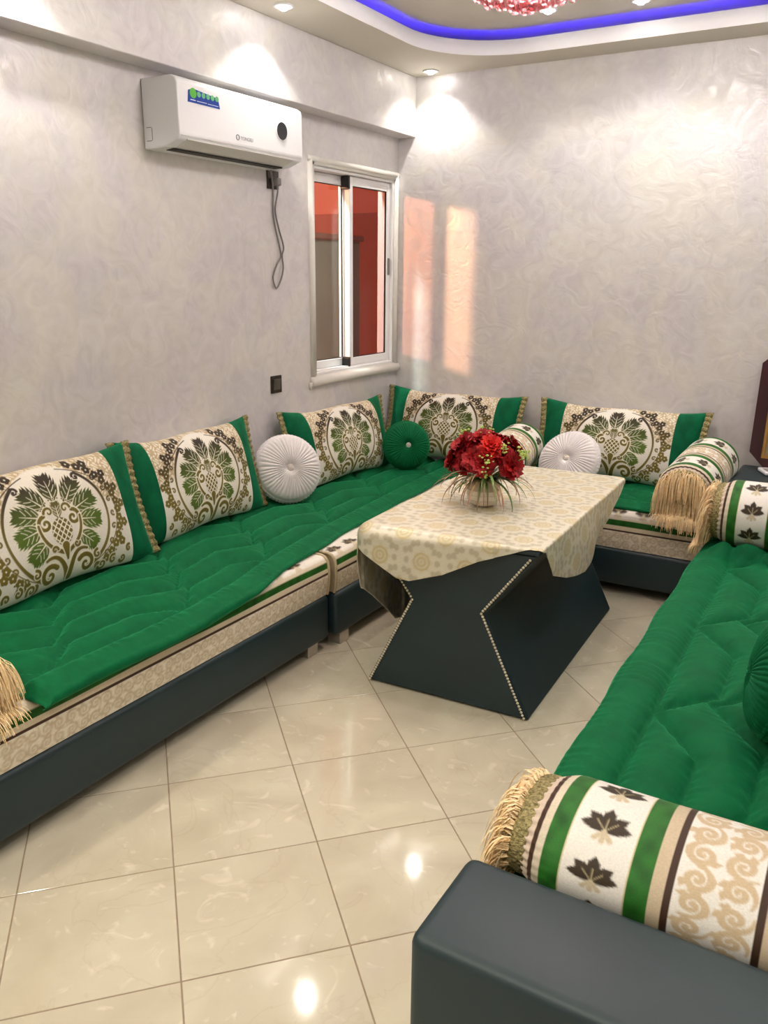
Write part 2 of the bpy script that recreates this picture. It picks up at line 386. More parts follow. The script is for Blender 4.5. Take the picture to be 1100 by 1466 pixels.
# --- ceiling : dropped ring with rounded cut-out, lip, raised panel
CX0, CX1, CY0, CY1 = 0.44, 2.56, 0.85, 4.475
def rrect(x0, x1, y0, y1, r, n=14):
    out = []
    for cx, cy, a0 in ((x1 - r, y1 - r, 0), (x0 + r, y1 - r, 90), (x0 + r, y0 + r, 180), (x1 - r, y0 + r, 270)):
        for k in range(n + 1):
            a = math.radians(a0 + 90 * k / n); out.append((cx + r * math.cos(a), cy + r * math.sin(a)))
    return out
ceil = thing('ceiling', (0, 0, 0), 'dropped ceiling with a rounded tray lit blue from a hidden cove', None, kind='structure')
inner = rrect(CX0, CX1, CY0, CY1, 0.46)
def raycast_outer(p):
    c = ((CX0 + CX1) / 2, (CY0 + CY1) / 2)
    d = (p[0] - c[0], p[1] - c[1]); ts = []
    for ax, v in ((0, 0.0), (0, RX), (1, RY0), (1, RY1)):
        if abs(d[ax]) > 1e-9:
            t = (v - c[ax]) / d[ax]
            if t > 0: ts.append(t)
    t = min(ts); return (c[0] + d[0] * t, c[1] + d[1] * t)
# soffit faces built from strips (ring between the rounded cut-out and the walls)
def ring_mesh(name, inn, x0, x1, y0, y1, z, m, parent):
    V, F = [], []
    n = len(inn)
    def out_pt(p):
        return (min(max(p[0], x0), x1), min(max(p[1], y0), y1))
    me = bmesh.new()
    iv = [me.verts.new((p[0], p[1], z)) for p in inn]
    ov = [me.verts.new((x1, y1, z)), me.verts.new((x0, y1, z)), me.verts.new((x0, y0, z)), me.verts.new((x1, y0, z))]
    k = n // 4
    for q in range(4):
        for i in range(q * k, q * k + k - 1): me.faces.new((iv[i], iv[i + 1], ov[q]))
        a = q * k + k - 1; b = (q * k + k) % n
        me.faces.new((iv[a], iv[b], ov[(q + 1) % 4], ov[q]))
    mb = MB(); mb.merge(me); return mb.build(name, m, parent)
ring_mesh('soffit', inner, 0.0, RX, RY0, RY1, ZC, M['ceil'], ceil)
tag(MB().box((-.2, RY0 - .2, ZU), (RX + .2, RY1 + .2, ZU + .1)).build('tray_panel', M['ceil'], ceil))
LIPZ = 2.737
def wall_strip(name, loop, loop2, z0, z1, m, parent):
    n = len(loop); P = np.zeros((n, 4, 3))
    for i in range(n):
        P[i, 0] = (*loop[i], z0); P[i, 1] = (*loop[i], z1); P[i, 2] = (*loop2[i], z1); P[i, 3] = (*loop2[i], z0 + .001)
    return gobj(name, P, m, parent, cu=True, smooth=False)
outer_lip = rrect(CX0 - .012, CX1 + .012, CY0 - .012, CY1 + .012, 0.472)
wall_strip('lip', inner, outer_lip, ZC - .0005, LIPZ, M['lip'], ceil)
l1 = rrect(CX0 - .022, CX1 + .022, CY0 - .022, CY1 + .022, 0.482); l2 = rrect(CX0 - .034, CX1 + .034, CY0 - .034, CY1 + .034, 0.494)
n = len(l1); P = np.zeros((n, 2, 3))
for i in range(n): P[i, 0] = (*l1[i], 2.696); P[i, 1] = (*l2[i], 2.696)
tag(gobj('led_strip', P, M['led'], ceil, cu=True, smooth=False), 'blue LED strip hidden behind the tray lip')
MB().box((-.2, RY0 - .2, ZC + .002), (0.002, RY1 + .2, ZU)).build('cove_side', M['ceil'], ceil)
# --- window 1
win = thing('window_1', (0, WY0, WZ0), 'white aluminium two-pane sliding window with orange dusk outside', None, kind='structure')
def wpart(name, mb, m, smooth=False, parent=None):
    o = mb.build(name, m, win, smooth); o.data.transform(Matrix.Translation((0, -WY0, -WZ0)))
    if parent is not None: o.parent = parent
    return o
def frame_boxes(y0, y1, z0, z1, x0, x1, w, bev=0.003, wb=None, wt=None):
    wb = wb or w; wt = wt or w
    mb = MB()
    mb.box((x0, y0, z0), (x1, y0 + w, z1), bev, 1).box((x0, y1 - w, z0), (x1, y1, z1), bev, 1)
    mb.box((x0, y0 + w - .002, z0), (x1, y1 - w + .002, z0 + wb), bev, 1).box((x0, y0 + w - .002, z1 - wt), (x1, y1 - w + .002, z1), bev, 1)
    return mb
wpart('outer_frame', frame_boxes(WY0, WY1, WZ0, WZ1, -0.11, -0.004, 0.018), M['white_al'])
wpart('track', MB().box((-0.10, WY0 + .02, WZ0 + .018), (-0.066, WY1 - .02, WZ0 + .024)).box((-0.058, WY0 + .02, WZ0 + .018), (-0.02, WY1 - .02, WZ0 + .024)), M['white_al'])
def sash(y0, y1, x0, x1, gl, inner_side):
    s = wpart('sash', frame_boxes(y0, y1, WZ0 + .024, WZ1 - .02, x0, x1, 0.038, 0.003, 0.045, 0.05), M['white_al'])
    gz0, gz1 = WZ0 + .024 + .045, WZ1 - .02 - .05
    wpart('pane', MB().box(((x0 + x1) / 2 - .003, y0 + .036, gz0 - .003), ((x0 + x1) / 2 + .003, y1 - .036, gz1 + .003)), gl, parent=s)
    wpart('gasket', frame_boxes(y0 + .036, y1 - .036, gz0 - .002, gz1 + .002, (x0 + x1) / 2 + .003, x1 - .004, 0.006, 0), M['rubber'], parent=s)
    return s
YM = 4.20
sash(WY0 + .018, YM + .03, -0.098, -0.068, M['glass'], False)
s2 = sash(YM - .01, WY1 - .018, -0.056, -0.022, M['glass2'], True)
wpart('latch', MB().box((-0.022, WY1 - .045, 1.56), (-0.012, WY1 - .030, 1.66), .003), M['grey'], parent=s2)
wpart('brush_stop', MB().box((-0.064, YM - .03, WZ1 - .09), (-0.014, YM - .012, WZ1 - .02), .003), M['black'])
wpart('brush_stop', MB().box((-0.064, YM - .03, WZ0 + .02), (-0.014, YM - .012, WZ0 + .075), .003), M['black'])
def half_round(y0, y1, z0, z1, r):
    """moulding: swept half-round on three sides"""
    mb = MB(); prof = []
    mb.tube([(0.0, y0, z0), (0.0, y0, z1)], r, 14); mb.tube([(0.0, y1, z0), (0.0, y1, z1)], r, 14); mb.tube([(0, y0 - r, z1), (0, y1 + r, z1)], r, 14)
    mb.box((0, y0, z0), (.008, y0 + .03, z1)).box((0, y1 - .015, z0), (.008, y1, z1)).box((0, y0, z1 - .028), (.008, y1, z1))
    return mb
wpart('moulding', half_round(WY0 - .022, WY1 + .016, WZ0 - .03, WZ1 + .026, 0.017), M['moulding'], True)
wpart('window_sill', MB().tube([(0.012, WY0 - .045, WZ0 - .026), (0.012, WY1 + .03, WZ0 - .026)], 0.026, 16).box((0.0, WY0, WZ0 - .012), (.012, WY1, WZ0 + .004)), M['moulding'], True)
MBs = MB().tube([(0.006, WY0 - .052, WZ0 - .07), (0.006, WY0 - .048, WZ0 - .03)], [0.006, 0.014], 8)
wpart('plaster_drip', MBs, M['moulding'], True)

# --- outside the window
pw = thing('parapet_wall', (-1.6, 5.6, -0.5), 'grey rendered parapet wall with brown coping outside the window', 'wall')
MB().box((-.1, -1.6, 0), (.1, 1.03, 2.34)).build('wall_body', M['render'], pw)
MB().box((-.14, -1.62, 2.34), (.14, 1.05, 2.39), .01, 1).build('coping', M['coping'], pw)
bd = thing('distant_building', (-9.0, 19.5, -3), 'dusky flat-roofed building block beyond the parapet wall', 'building')
MB().box((-1, -1.7, 0), (1, 0.5, 5.95)).build('tower', M['facade'], bd)
MB().box((-1, 0.5, 0), (1, 3.2, 5.15)).build('wing', M['facade'], bd)

ol = thing('added_fill_lamp', (-0.115, 3.15, 2.55), 'added bulkhead-style fill lamp, out of view, lighting the parapet wall', 'lamp')  # invented lamp, never in view, added to light the parapet against the orange sky
MB().box((-.06, -.06, -.09), (0, .06, .09), .012, 2).build('fill_lamp_housing', M['white_al'], ol)
MB().ball((-.075, 0, 0), .05, 2, (.8, 1, 1.3)).build('fill_lamp_glass', M['fill_glow'], ol, True)
d = bpy.data.lights.new('added_fill_light', 'POINT'); d.energy = 150.0; d.color = (0.82, 1.0, 0.92); d.shadow_soft_size = 0.06
link(bpy.data.objects.new('added_fill_light', d), ol).location = (-.22, 0, 0)
# ================================================================== AIR CONDITIONER
AY0, AY1, AZ = 2.635, 3.452, 2.043
ac = thing('air_conditioner', (0, (AY0 + AY1) / 2, AZ), 'white wall-mounted split air conditioner with round dark display beside the window', 'air conditioner')
L2 = (AY1 - AY0) / 2
prof = [(0.002, 0.0), (0.002, 0.262), (0.165, 0.262), (0.188, 0.250), (0.196, 0.232), (0.196, 0.048), (0.186, 0.030), (0.120, 0.006), (0.06, 0.0)]
MB().prism(prof, 'y', -L2, L2, 0.006, 2).build('body', M['ac'], ac, False)
MB().prism([(0.190, 0.036), (0.124, 0.0115), (0.123, 0.0065), (0.19, 0.031)], 'y', -L2 + .05, L2 - .06).build('louver', M['acg'], ac)
MB().box((0.072, -L2 + .05, -0.0015), (0.118, L2 - .06, 0.0045)).build('air_outlet', M['slot'], ac).rotation_euler = (0, 0, 0)
MB().box((0.1965, -L2 + .012, 0.044), (0.1975, L2 - .012, 0.0455)).build('panel_seam', M['acg'], ac)
MB().tube([(0.02, -L2 - .001, 0.03), (0.045, -L2 - .001, 0.03), (0.05, -L2 - .001, 0.035), (0.05, -L2 - .001, 0.075), (0.045, -L2 - .001, 0.08), (0.02, -L2 - .001, 0.08)], 0.0012, 6).build('side_clip', M['grey'], ac)
def disc(r, M_=None): return MB().lathe([(0, 0), (r, 0), (r, 0.002), (0, 0.002)], 36, M_)
RotX = Matrix.Rotation(math.radians(90), 4, 'Y')
def acy(y): return y - (AY0 + AY1) / 2
dm = MB().lathe([(0, 0), (0.043, 0), (0.043, 0.003), (0.038, 0.004), (0, 0.004)], 40, Matrix.Translation((0.195, acy(3.292), 2.186 - AZ)) @ RotX).build('display_ring', M['ac'], ac)
MB().lathe([(0, 0), (0.037, 0), (0.037, 0.0052), (0, 0.0052)], 40, Matrix.Translation((0.195, acy(3.292), 2.186 - AZ)) @ RotX).build('display', M['display'], ac)
st = MB().prism([(acy(2.690), 0.170), (acy(2.695), 0.213), (acy(2.72), 0.222), (acy(2.868), 0.208), (acy(2.878), 0.170)], 'x', 0.1958, 0.1972).build('sticker', M['blue'], ac)
MB().lathe([(0, 0), (0.019, 0), (0.019, 0.0008), (0, 0.0008)], 24, Matrix.Translation((0.197, acy(2.722), 0.205)) @ RotX).build('sticker_badge', M['green_dot'], st)
for k in range(5):
    MB().lathe([(0, 0), (0.0105, 0), (0.0105, 0.0008), (0, 0.0008)], 18, Matrix.Translation((0.197, acy(2.755 + k * 0.0265), 0.205)) @ RotX).build('sticker_badge', M['teal_dot'], st)
MB().box((0.1972, acy(2.705), 0.1785), (0.1976, acy(2.735), 0.1815)).box((0.1972, acy(2.742), 0.1785), (0.1976, acy(2.80), 0.1805)).box((0.1972, acy(2.806), 0.1775), (0.1976, acy(2.868), 0.1795)).build('sticker_lettering', M['sticker_white'], st)
t_ = MB().tube([(0.1965, acy(2.985) + 0.010 * math.cos(a), 0.078 + 0.010 * math.sin(a)) for a in np.linspace(0, 2 * math.pi, 20, endpoint=False)], 0.0022, 6, True).build('logo_ring', M['logo'], ac)
def text_part(txt, size, loc, rot, m, parent, name):
    cu = bpy.data.curves.new(name, 'FONT'); cu.body = txt; cu.size = size; cu.extrude = 0.0003
    to = bpy.data.objects.new('tmp_text', cu); C.objects.link(to)
    dg = bpy.context.evaluated_depsgraph_get(); me = bpy.data.meshes.new_from_object(to.evaluated_get(dg))
    bpy.data.objects.remove(to); me.materials.clear(); me.materials.append(m); me.name = name
    o = link(bpy.data.objects.new(name, me), parent); o.location = loc; o.rotation_euler = rot
    return o
text_part('YONGSU', 0.020, (0.1966, acy(3.004), 0.071), (math.radians(90), 0, math.radians(90)), M['logo'], ac, 'logo_lettering')
cordp = [(3.415, 2.048), (3.424, 2.017), (3.454, 1.956), (3.452, 1.866), (3.463, 1.795), (3.493, 1.704), (3.505, 1.651), (3.472, 1.61), (3.447, 1.57), (3.437, 1.536), (3.461, 1.493), (3.497, 1.529), (3.514, 1.587), (3.508, 1.651), (3.521, 1.695), (3.491, 1.787), (3.469, 1.867), (3.47, 1.948), (3.463, 1.985)]
pp = [(0.030 if i in (0, 1) else (0.017 if i in (12, 13, 14) else 0.011), acy(y), z - AZ) for i, (y, z) in enumerate(cordp)]
pp[-1] = (0.032, pp[-1][1], pp[-1][2]); pp[-2] = (0.028, pp[-2][1], pp[-2][2])
cord = MB().tube(smooth_curve(pp, 6), 0.0042, 8).build('power_cord', M['grey'], ac, True)
MB().box((0.0, acy(3.448), 1.975 - AZ), (0.046, acy(3.482), 2.012 - AZ), .008, 2).build('plug', M['grey'], cord)
ws = thing('wall_socket', (0, 3.463, 2.003), 'dark bronze wall socket under the air conditioner with a grey plug', 'socket')
MB().box((0.0, -.044, -.042), (0.009, .044, .042), .003, 2).build('plate', M['bronze'], ws)
sw = thing('light_switch', (0, 3.447, 1.011), 'dark bronze rocker light switch on the wall below the air conditioner', 'switch')
MB().box((0.0, -.043, -.045), (0.009, .043, .045), .003, 2).build('plate', M['bronze'], sw)
MB().prism([(0.009, -.028), (0.016, .028), (0.009, .028)], 'y', -.028, .028).build('rocker', M['bronze2'], sw)

# ================================================================== DOWNLIGHTS
dl_proto = None
def downlight(x, y, z, power, label, color=(1, 0.95, 0.87), group=None, spot=118):
    global dl_proto
    t = thing('downlight', (x, y, z), label, 'downlight', group=group)
    if dl_proto is None:
        r = MB().lathe([(0.044, 0), (0.046, -0.004), (0.040, -0.007), (0.030, -0.006), (0.026, 0.0), (0.026, 0.0)], 28).build('bezel', M['white_al'], t, True)
        b = MB().lathe([(0, -0.020), (0.013, -0.018), (0.022, -0.010), (0.025, -0.001), (0, -0.001)], 24).build('lens', M['spotlens'], t, True)
        dl_proto = (r.data, b.data)
    else:
        link(bpy.data.objects.new('bezel', dl_proto[0]), t); link(bpy.data.objects.new('lens', dl_proto[1]), t)
    d = bpy.data.lights.new('downlight_lamp', 'SPOT'); d.energy = power; d.color = color; d.spot_size = math.radians(spot); d.spot_blend = 0.55; d.shadow_soft_size = 0.022
    o = link(bpy.data.objects.new('downlight_lamp', d), t); o.location = (0, 0, -0.045)
    return t
downlight(0.27, 4.585, ZC, LAMP['left'], 'white recessed downlight in the soffit corner above the window')
downlight(0.27, 3.23, ZC, LAMP['left'], 'white recessed downlight in the soffit above the air conditioner')
downlight(0.27, 1.88, ZC, LAMP['left'], 'white recessed downlight in the soffit above the long left sofa')
downlight(0.27, 0.52, ZC, LAMP['left'] * 2.4, 'white recessed downlight in the soffit by the hall end of the left wall', (1, 0.84, 0.58))
for y, w in ((4.585, 'corner with the back wall'), (3.23, 'middle of the right-hand sofa'), (1.88, 'near armrest'), (0.52, 'hall doorway end')):
    downlight(RX - .27, y, ZC, LAMP['right'], 'white recessed downlight along the right wall over the ' + w)
for x, y, w in ((1.08, 4.24, 'nearest the window corner'), (1.50, 4.31, 'behind the chandelier'), (1.95, 4.24, 'right of the chandelier')):
    downlight(x, y, ZU, LAMP['upper'], 'white recessed downlight in the raised ceiling tray ' + w)
for x, w in ((1.08, 'towards the left sofa'), (1.92, 'towards the right-hand sofa')):  # out-of-view pair, included for the light they give
    downlight(x, 1.2, ZU, LAMP['upper'], 'unseen downlight added for light in the tray on the hall side, ' + w)
for x, w in ((0.9, 'left'), (2.1, 'right')):  # added behind the camera as soft fill from the hall side
    downlight(x, -0.6, ZC, LAMP['hall'], 'unseen fill downlight added in the hall ceiling nearer the wall of the %s sofa' % w, (1, 0.93, 0.80))

# ================================================================== CHANDELIER
CHX, CHY, CHB = 1.55, 2.80, 2.388
ch = thing('chandelier', (CHX, CHY, CHB), 'pink crystal chandelier with hanging drops in the raised tray', 'chandelier')
MB().lathe([(0, .396), (.09, .396), (.09, .335), (.02, .33), (.012, .30), (.03, .27), (.012, .24), (.012, .12), (0, .12)], 28).build('stem', M['chrome'], ch, True)
MB().tube([(0.20 * math.cos(a), 0.20 * math.sin(a), .18) for a in np.linspace(0, 2 * math.pi, 40, endpoint=False)], 0.007, 8, True).tube([(0.11 * math.cos(a), 0.11 * math.sin(a), .12) for a in np.linspace(0, 2 * math.pi, 30, endpoint=False)], 0.006, 8, True).build('ring_frame', M['chrome'], ch, True)
for k in range(6):
    a = k * math.pi / 3
    MB().tube([(0.01 * math.cos(a), .01 * math.sin(a), .2), (0.11 * math.cos(a), .11 * math.sin(a), .155), (0.2 * math.cos(a), .2 * math.sin(a), .18)], .005, 6).build('arm', M['chrome'], ch, True)
    MB().ball((0.155 * math.cos(a + .5), 0.155 * math.sin(a + .5), .225), 0.020, 2, (1, 1, 1.35)).build('bulb', M['bulb'], ch, True)
drop = MB().lathe([(0, 0), (.008, .002), (.0135, .009), (.0145, .016), (.011, .028), (.005, .042), (.0022, .052), (0, .054)], 12).build('crystal_drop', M['pinkglass'], ch, True)
bead = MB().ball((0, 0, 0), .0105, 1).build('crystal_bead', M['pinkglass'], ch, False)
drop.location = (0, 0, -0.012)
bead.location = (0, 0, 0.056)
def dcopy(src, loc, s=1.0):
    o = src.copy(); C.objects.link(o); o.parent = ch; o.location = loc; o.scale = (s, s, s)
for R_, zt, nn in ((0.20, .135, 24), (0.155, .115, 18), (0.11, .10, 14), (0.06, .085, 9), (0.025, .075, 4)):
    for k in range(nn):
        a = 2 * math.pi * (k + random.random() * .3) / nn; x, y = R_ * math.cos(a), R_ * math.sin(a)
        dcopy(bead, (x, y, zt - .012)); dcopy(drop, (x, y, zt - .085 - random.random() * .01), 1.0 + .25 * random.random())
for k in range(26):
    a = random.random() * 6.28; R_ = 0.05 + 0.16 * random.random()
    dcopy(bead, (R_ * math.cos(a), R_ * math.sin(a), .12 + .12 * random.random()), 1.3)
d = bpy.data.lights.new('chandelier_lamp', 'POINT'); d.energy = LAMP['chandelier']; d.color = (1, 0.95, 0.93); d.shadow_soft_size = 0.13
link(bpy.data.objects.new('chandelier_lamp', d), ch).location = (0, 0, 0.27)

# ================================================================== PATTERN CANVAS
class Canvas:
    def __init__(s, x0, x1, y0, y1, nx, ny):
        s.xs = np.linspace(x0, x1, nx); s.ys = np.linspace(y0, y1, ny)
        s.X, s.Y = np.meshgrid(s.xs, s.ys); s.px = (x1 - x0) / (nx - 1)
        s.C = np.zeros((ny, nx, 3)); s.H = np.zeros((ny, nx))
    def fill(s, mask, col, h=None):
        m = np.clip(mask, 0, 1)[..., None]; s.C = s.C * (1 - m) + np.asarray(col) * m
        if h is not None: s.H = s.H * (1 - m[..., 0]) + h * m[..., 0]
    def stroke(s, pts, w, col, h=None, out=None, outw=0.0):
        pts = np.asarray(pts, float); w = np.broadcast_to(np.asarray(w, float), (len(pts),))
        pad = w.max() + outw + 2 * s.px
        i0 = np.searchsorted(s.xs, pts[:, 0].min() - pad); i1 = np.searchsorted(s.xs, pts[:, 0].max() + pad)
        j0 = np.searchsorted(s.ys, pts[:, 1].min() - pad); j1 = np.searchsorted(s.ys, pts[:, 1].max() + pad)
        if i1 <= i0 or j1 <= j0: return
        X, Y = s.X[j0:j1, i0:i1], s.Y[j0:j1, i0:i1]; best = np.full(X.shape, 1e9)
        for k in range(len(pts) - 1):
            a, b = pts[k], pts[k + 1]; d = b - a; L = d @ d + 1e-12
            t = np.clip(((X - a[0]) * d[0] + (Y - a[1]) * d[1]) / L, 0, 1)
            best = np.minimum(best, np.hypot(X - a[0] - t * d[0], Y - a[1] - t * d[1]) - (w[k] + (w[k + 1] - w[k]) * t))
        def lay(dd, c, hh):
            m = np.clip(0.5 - dd / (1.3 * s.px), 0, 1)[..., None]; sub = s.C[j0:j1, i0:i1]
            c = c[j0:j1, i0:i1] if isinstance(c, np.ndarray) and c.ndim == 3 else np.asarray(c)
            s.C[j0:j1, i0:i1] = sub * (1 - m) + c * m
            if hh is not None: s.H[j0:j1, i0:i1] = s.H[j0:j1, i0:i1] * (1 - m[..., 0]) + hh * m[..., 0]
        if out is not None: lay(best - outw, out, 0.0)
        lay(best, col, h)
    def dot(s, x, y, r, col, h=None): s.stroke([(x, y), (x + 1e-4, y)], r, col, h)
def spiral(cx, cy, r, turns, a0, sgn=1, n=22, r_end=0.12):
    t = np.linspace(0, 1, n); a = a0 + sgn * t * turns * 2 * np.pi; rr = r * (1 - (1 - r_end) * t)
    return np.stack([cx + rr * np.cos(a), cy + rr * np.sin(a)], 1)
def bez(a, b, c, n=10):
    t = np.linspace(0, 1, n)[:, None]; a, b, c = map(np.asarray, (a, b, c)); return (1 - t) ** 2 * a + 2 * t * (1 - t) * b + t * t * c
IV = SA(232, 227, 216)
# ---------------- damask medallion panel : x in +-1.40, y in +-1
def damask(nx=300, ny=216):
    cv = Canvas(-1.40, 1.40, -1.0, 1.0, nx, ny); X, Y = cv.X, cv.Y
    cv.C[:] = IV
    net = (np.sin(X * 52 + 1.7 * np.sin(Y * 33)) * np.sin(Y * 48 + 1.5 * np.sin(X * 29)))
    beige = np.where((net > 0.12)[..., None], SA(226, 217, 198), SA(188, 168, 132))
    r = np.hypot(X / 0.98, (Y + 0.02) / 0.97)
    m = np.clip((r - 1.0) * 40, 0, 1) * np.clip((Y - 0.12 + 0.25 * (np.abs(X) - 1)) * 8, 0, 1)
    cv.C = cv.C * (1 - m[..., None]) + beige * m[..., None]
    brown, olive, green, tan = SA(50, 36, 16), SA(118, 104, 38), SA(84, 108, 34), SA(128, 92, 50)
    g = np.clip((Y + 0.15) / 0.75, 0, 1)[..., None]; side = olive * (1 - g) + brown * g          # woven colour runs from olive to brown up the panel
    gc = np.clip((Y - 0.0) / 0.7, 0, 1)[..., None]; plume = green * (1 - gc) + brown * gc
    dC = np.hypot(X, Y + .05)[..., None]; tip = np.clip((dC - 0.22) / 0.35, 0, 1); plume = tan * (1 - tip) * .6 + plume * tip + green * (1 - tip) * .4
    scr = olive * 0.9 + brown * 0.1
    cream = SA(240, 235, 214)
    for sg in (-1, 1):
        # oval outline with curled ends
        a = np.radians(np.linspace(-62, 52, 44)); ov = np.stack([sg * 0.97 * np.cos(a), -0.02 + 0.95 * np.sin(a)], 1)
        cv.stroke(ov, np.interp(np.linspace(0, 1, 44), [0, .5, 1], [.034, .022, .030]), side, 1)
        e = ov[0]; cv.stroke(spiral(e[0] - sg * .055, e[1] + .01, .055, .9, 0 if sg > 0 else np.pi, -sg), [.022] * 22, side, 1)
        e = ov[-1]; cv.stroke(spiral(e[0] - sg * .02, e[1] - .07, .07, .85, np.pi / 2 + sg * .2, sg), [.024] * 22, side, 1)
        # small C curls between oval and florets
        for k, ad in enumerate(range(-56, 48, 13)):
            a_ = math.radians(ad); cx, cy = sg * 1.085 * math.cos(a_), -.02 + 1.04 * math.sin(a_)
            cv.stroke(spiral(cx, cy, .052, .95, a_ * sg + (np.pi if sg < 0 else 0) + (1.2 if k % 2 else -1.2), 1 if k % 2 else -1), np.linspace(.017, .012, 22), side, 1)
        # floret band
        for k, ad in enumerate(np.linspace(-66, 78, 19)):
            for row, rad in ((0, 1.215), (1, 1.33)):
                if row == 1 and (k % 2 or abs(ad) > 66): continue
                a_ = math.radians(ad + row * 4); cx, cy = sg * rad * 1.0 * math.cos(a_), -.02 + rad * .86 * math.sin(a_)
                if abs(cy) > .96 or abs(cx) > 1.37: continue
                for q in range(5):
                    b = q * 1.2566 + k; cv.dot(cx + .043 * math.cos(b), cy + .043 * math.sin(b), .036, side, 1)
                cv.dot(cx, cy, .013, cream, 0)
        a = np.radians(np.linspace(-60, 74, 40)); cv.stroke(np.stack([sg * 1.165 * np.cos(a), -.02 + 1.02 * np.sin(a) * .9], 1), .009, side, 1)
        for k in range(15):
            a_ = math.radians(-58 + k * 9.2); cv.dot(sg * 1.29 * math.cos(a_), -.02 + 1.1 * math.sin(a_), .017, side, 1)
        # bottom border scrolls
        for k, (x, y, rr) in enumerate(((.70, -.90, .085), (.93, -.86, .075), (1.14, -.88, .07), (1.28, -.74, .06))):
            cv.stroke(spiral(sg * x, y, rr, 1.15, 1.2 if k % 2 else 3.6, sg), np.linspace(.024, .014, 22), side, 1, cream, .015)
    # crown of plumes
    def plume_fan(bx, by, ang, L, spread, nb=5, w=.052):
        """acanthus plume: a spine with pointed, outward-curling barbs on both sides"""
        def at(t): return np.array([bx + L * t * math.cos(ang), by + L * t * math.sin(ang)])
        st = [([at(0), at(.5), at(1.0)], [w * .9, w * .85, .004])]
        for t, ln in ((.06, .56), (.26, .56), (.46, .50), (.66, .40), (.80, .26)):
            for sg_ in (-1, 1):
                p0 = at(t); a1, a2 = ang + sg_ * .48, ang + sg_ * spread * 1.75
                p1 = p0 + ln * .6 * L * np.array([math.cos(a2), math.sin(a2)]); p2 = p0 + ln * L * 1.16 * np.array([math.cos(a1 + sg_ * .18), math.sin(a1 + sg_ * .18)])
                st.append((bez(p0, p1, p2, 8), np.array([.9, 1, 1, .92, .74, .5, .26, .02]) * w * .82))
        for q_, w_ in st: cv.stroke(q_, np.asarray(w_) + .013, cream, 0)
        for q_, w_ in st: cv.stroke(q_, w_, plume, 1)
        cv.stroke([at(.05), at(.72)], [.012, .003], cream, 0)
        for q_, w_ in st[1:7]: cv.stroke(q_[1:5], [.0045] * 4, cream, 0)
    for ad, R0, L, sprd in ((90, .40, .43, .55), (58, .36, .44, .50), (122, .36, .44, .50), (28, .36, .44, .52), (152, .36, .44, .52), (-2, .38, .40, .55), (182, .38, .40, .55), (-36, .42, .36, .6), (216, .42, .36, .6)):
        a_ = math.radians(ad); plume_fan(R0 * math.cos(a_) * 1.02, -.03 + R0 * math.sin(a_), a_ + (.16 if 90 < ad < 200 else -.16 if -40 < ad < 90 else 0), L * 1.10, sprd)
    for k in range(13):
        a_ = math.radians(10 + k * 13.3); cv.dot(.36 * math.cos(a_), .04 + .36 * math.sin(a_), .024, cream, 0); cv.dot(.36 * math.cos(a_), .04 + .36 * math.sin(a_), .014, side, 1)
    plume_fan(0, .08, math.pi / 2, .27, .5, 5, .034)
    # scroll volutes round the pineapple
    for sg in (-1, 1):
        cv.stroke(spiral(sg * .27, .02, .135, 1.25, np.pi * .5, -sg), np.linspace(.034, .020, 22), scr, 1, cream, .022)
        cv.stroke(bez((sg * .05, -.50), (sg * .40, -.34), (sg * .40, .02), 12), np.linspace(.036, .022, 12), scr, 1, cream, .02)
        cv.stroke(spiral(sg * .16, .20, .09, 1.0, np.pi * (.5 - sg * .5), sg), np.linspace(.024, .012, 22), scr, 1, cream, .014)
        cv.stroke(bez((sg * .02, -.92), (sg * .12, -.42), (sg * .40, -.55), 12), np.linspace(.05, .022, 12), scr, 1, cream, .02)
        cv.stroke(spiral(sg * .36, -.80, .17, 1.2, np.pi * (.5 + sg * .3), -sg), np.linspace(.042, .022, 22), scr, 1, cream, .022)
        cv.stroke(spiral(sg * .60, -.70, .075, 1.0, np.pi * .5, sg), np.linspace(.026, .014, 22), scr, 1, cream, .014)
        cv.stroke(spiral(sg * .22, -.42, .06, 1.0, 0, -sg), np.linspace(.024, .014, 22), scr, 1, cream, .014)
    # pineapple lattice
    e = np.clip((1 - np.hypot(X / .20, (Y + .16) / .24)) * 14, 0, 1); cv.fill(e, scr, 1)
    lat = np.minimum(np.abs(((X + Y * .85) / .105) % 1 - .5), np.abs(((X - Y * .85) / .105) % 1 - .5)) < .13
    cv.fill(e * lat, cream, 0)
    cv.stroke([(0, -.40), (0, -.62)], [.07, .02], scr, 1, cream, .018)
    return cv
DAM = damask()

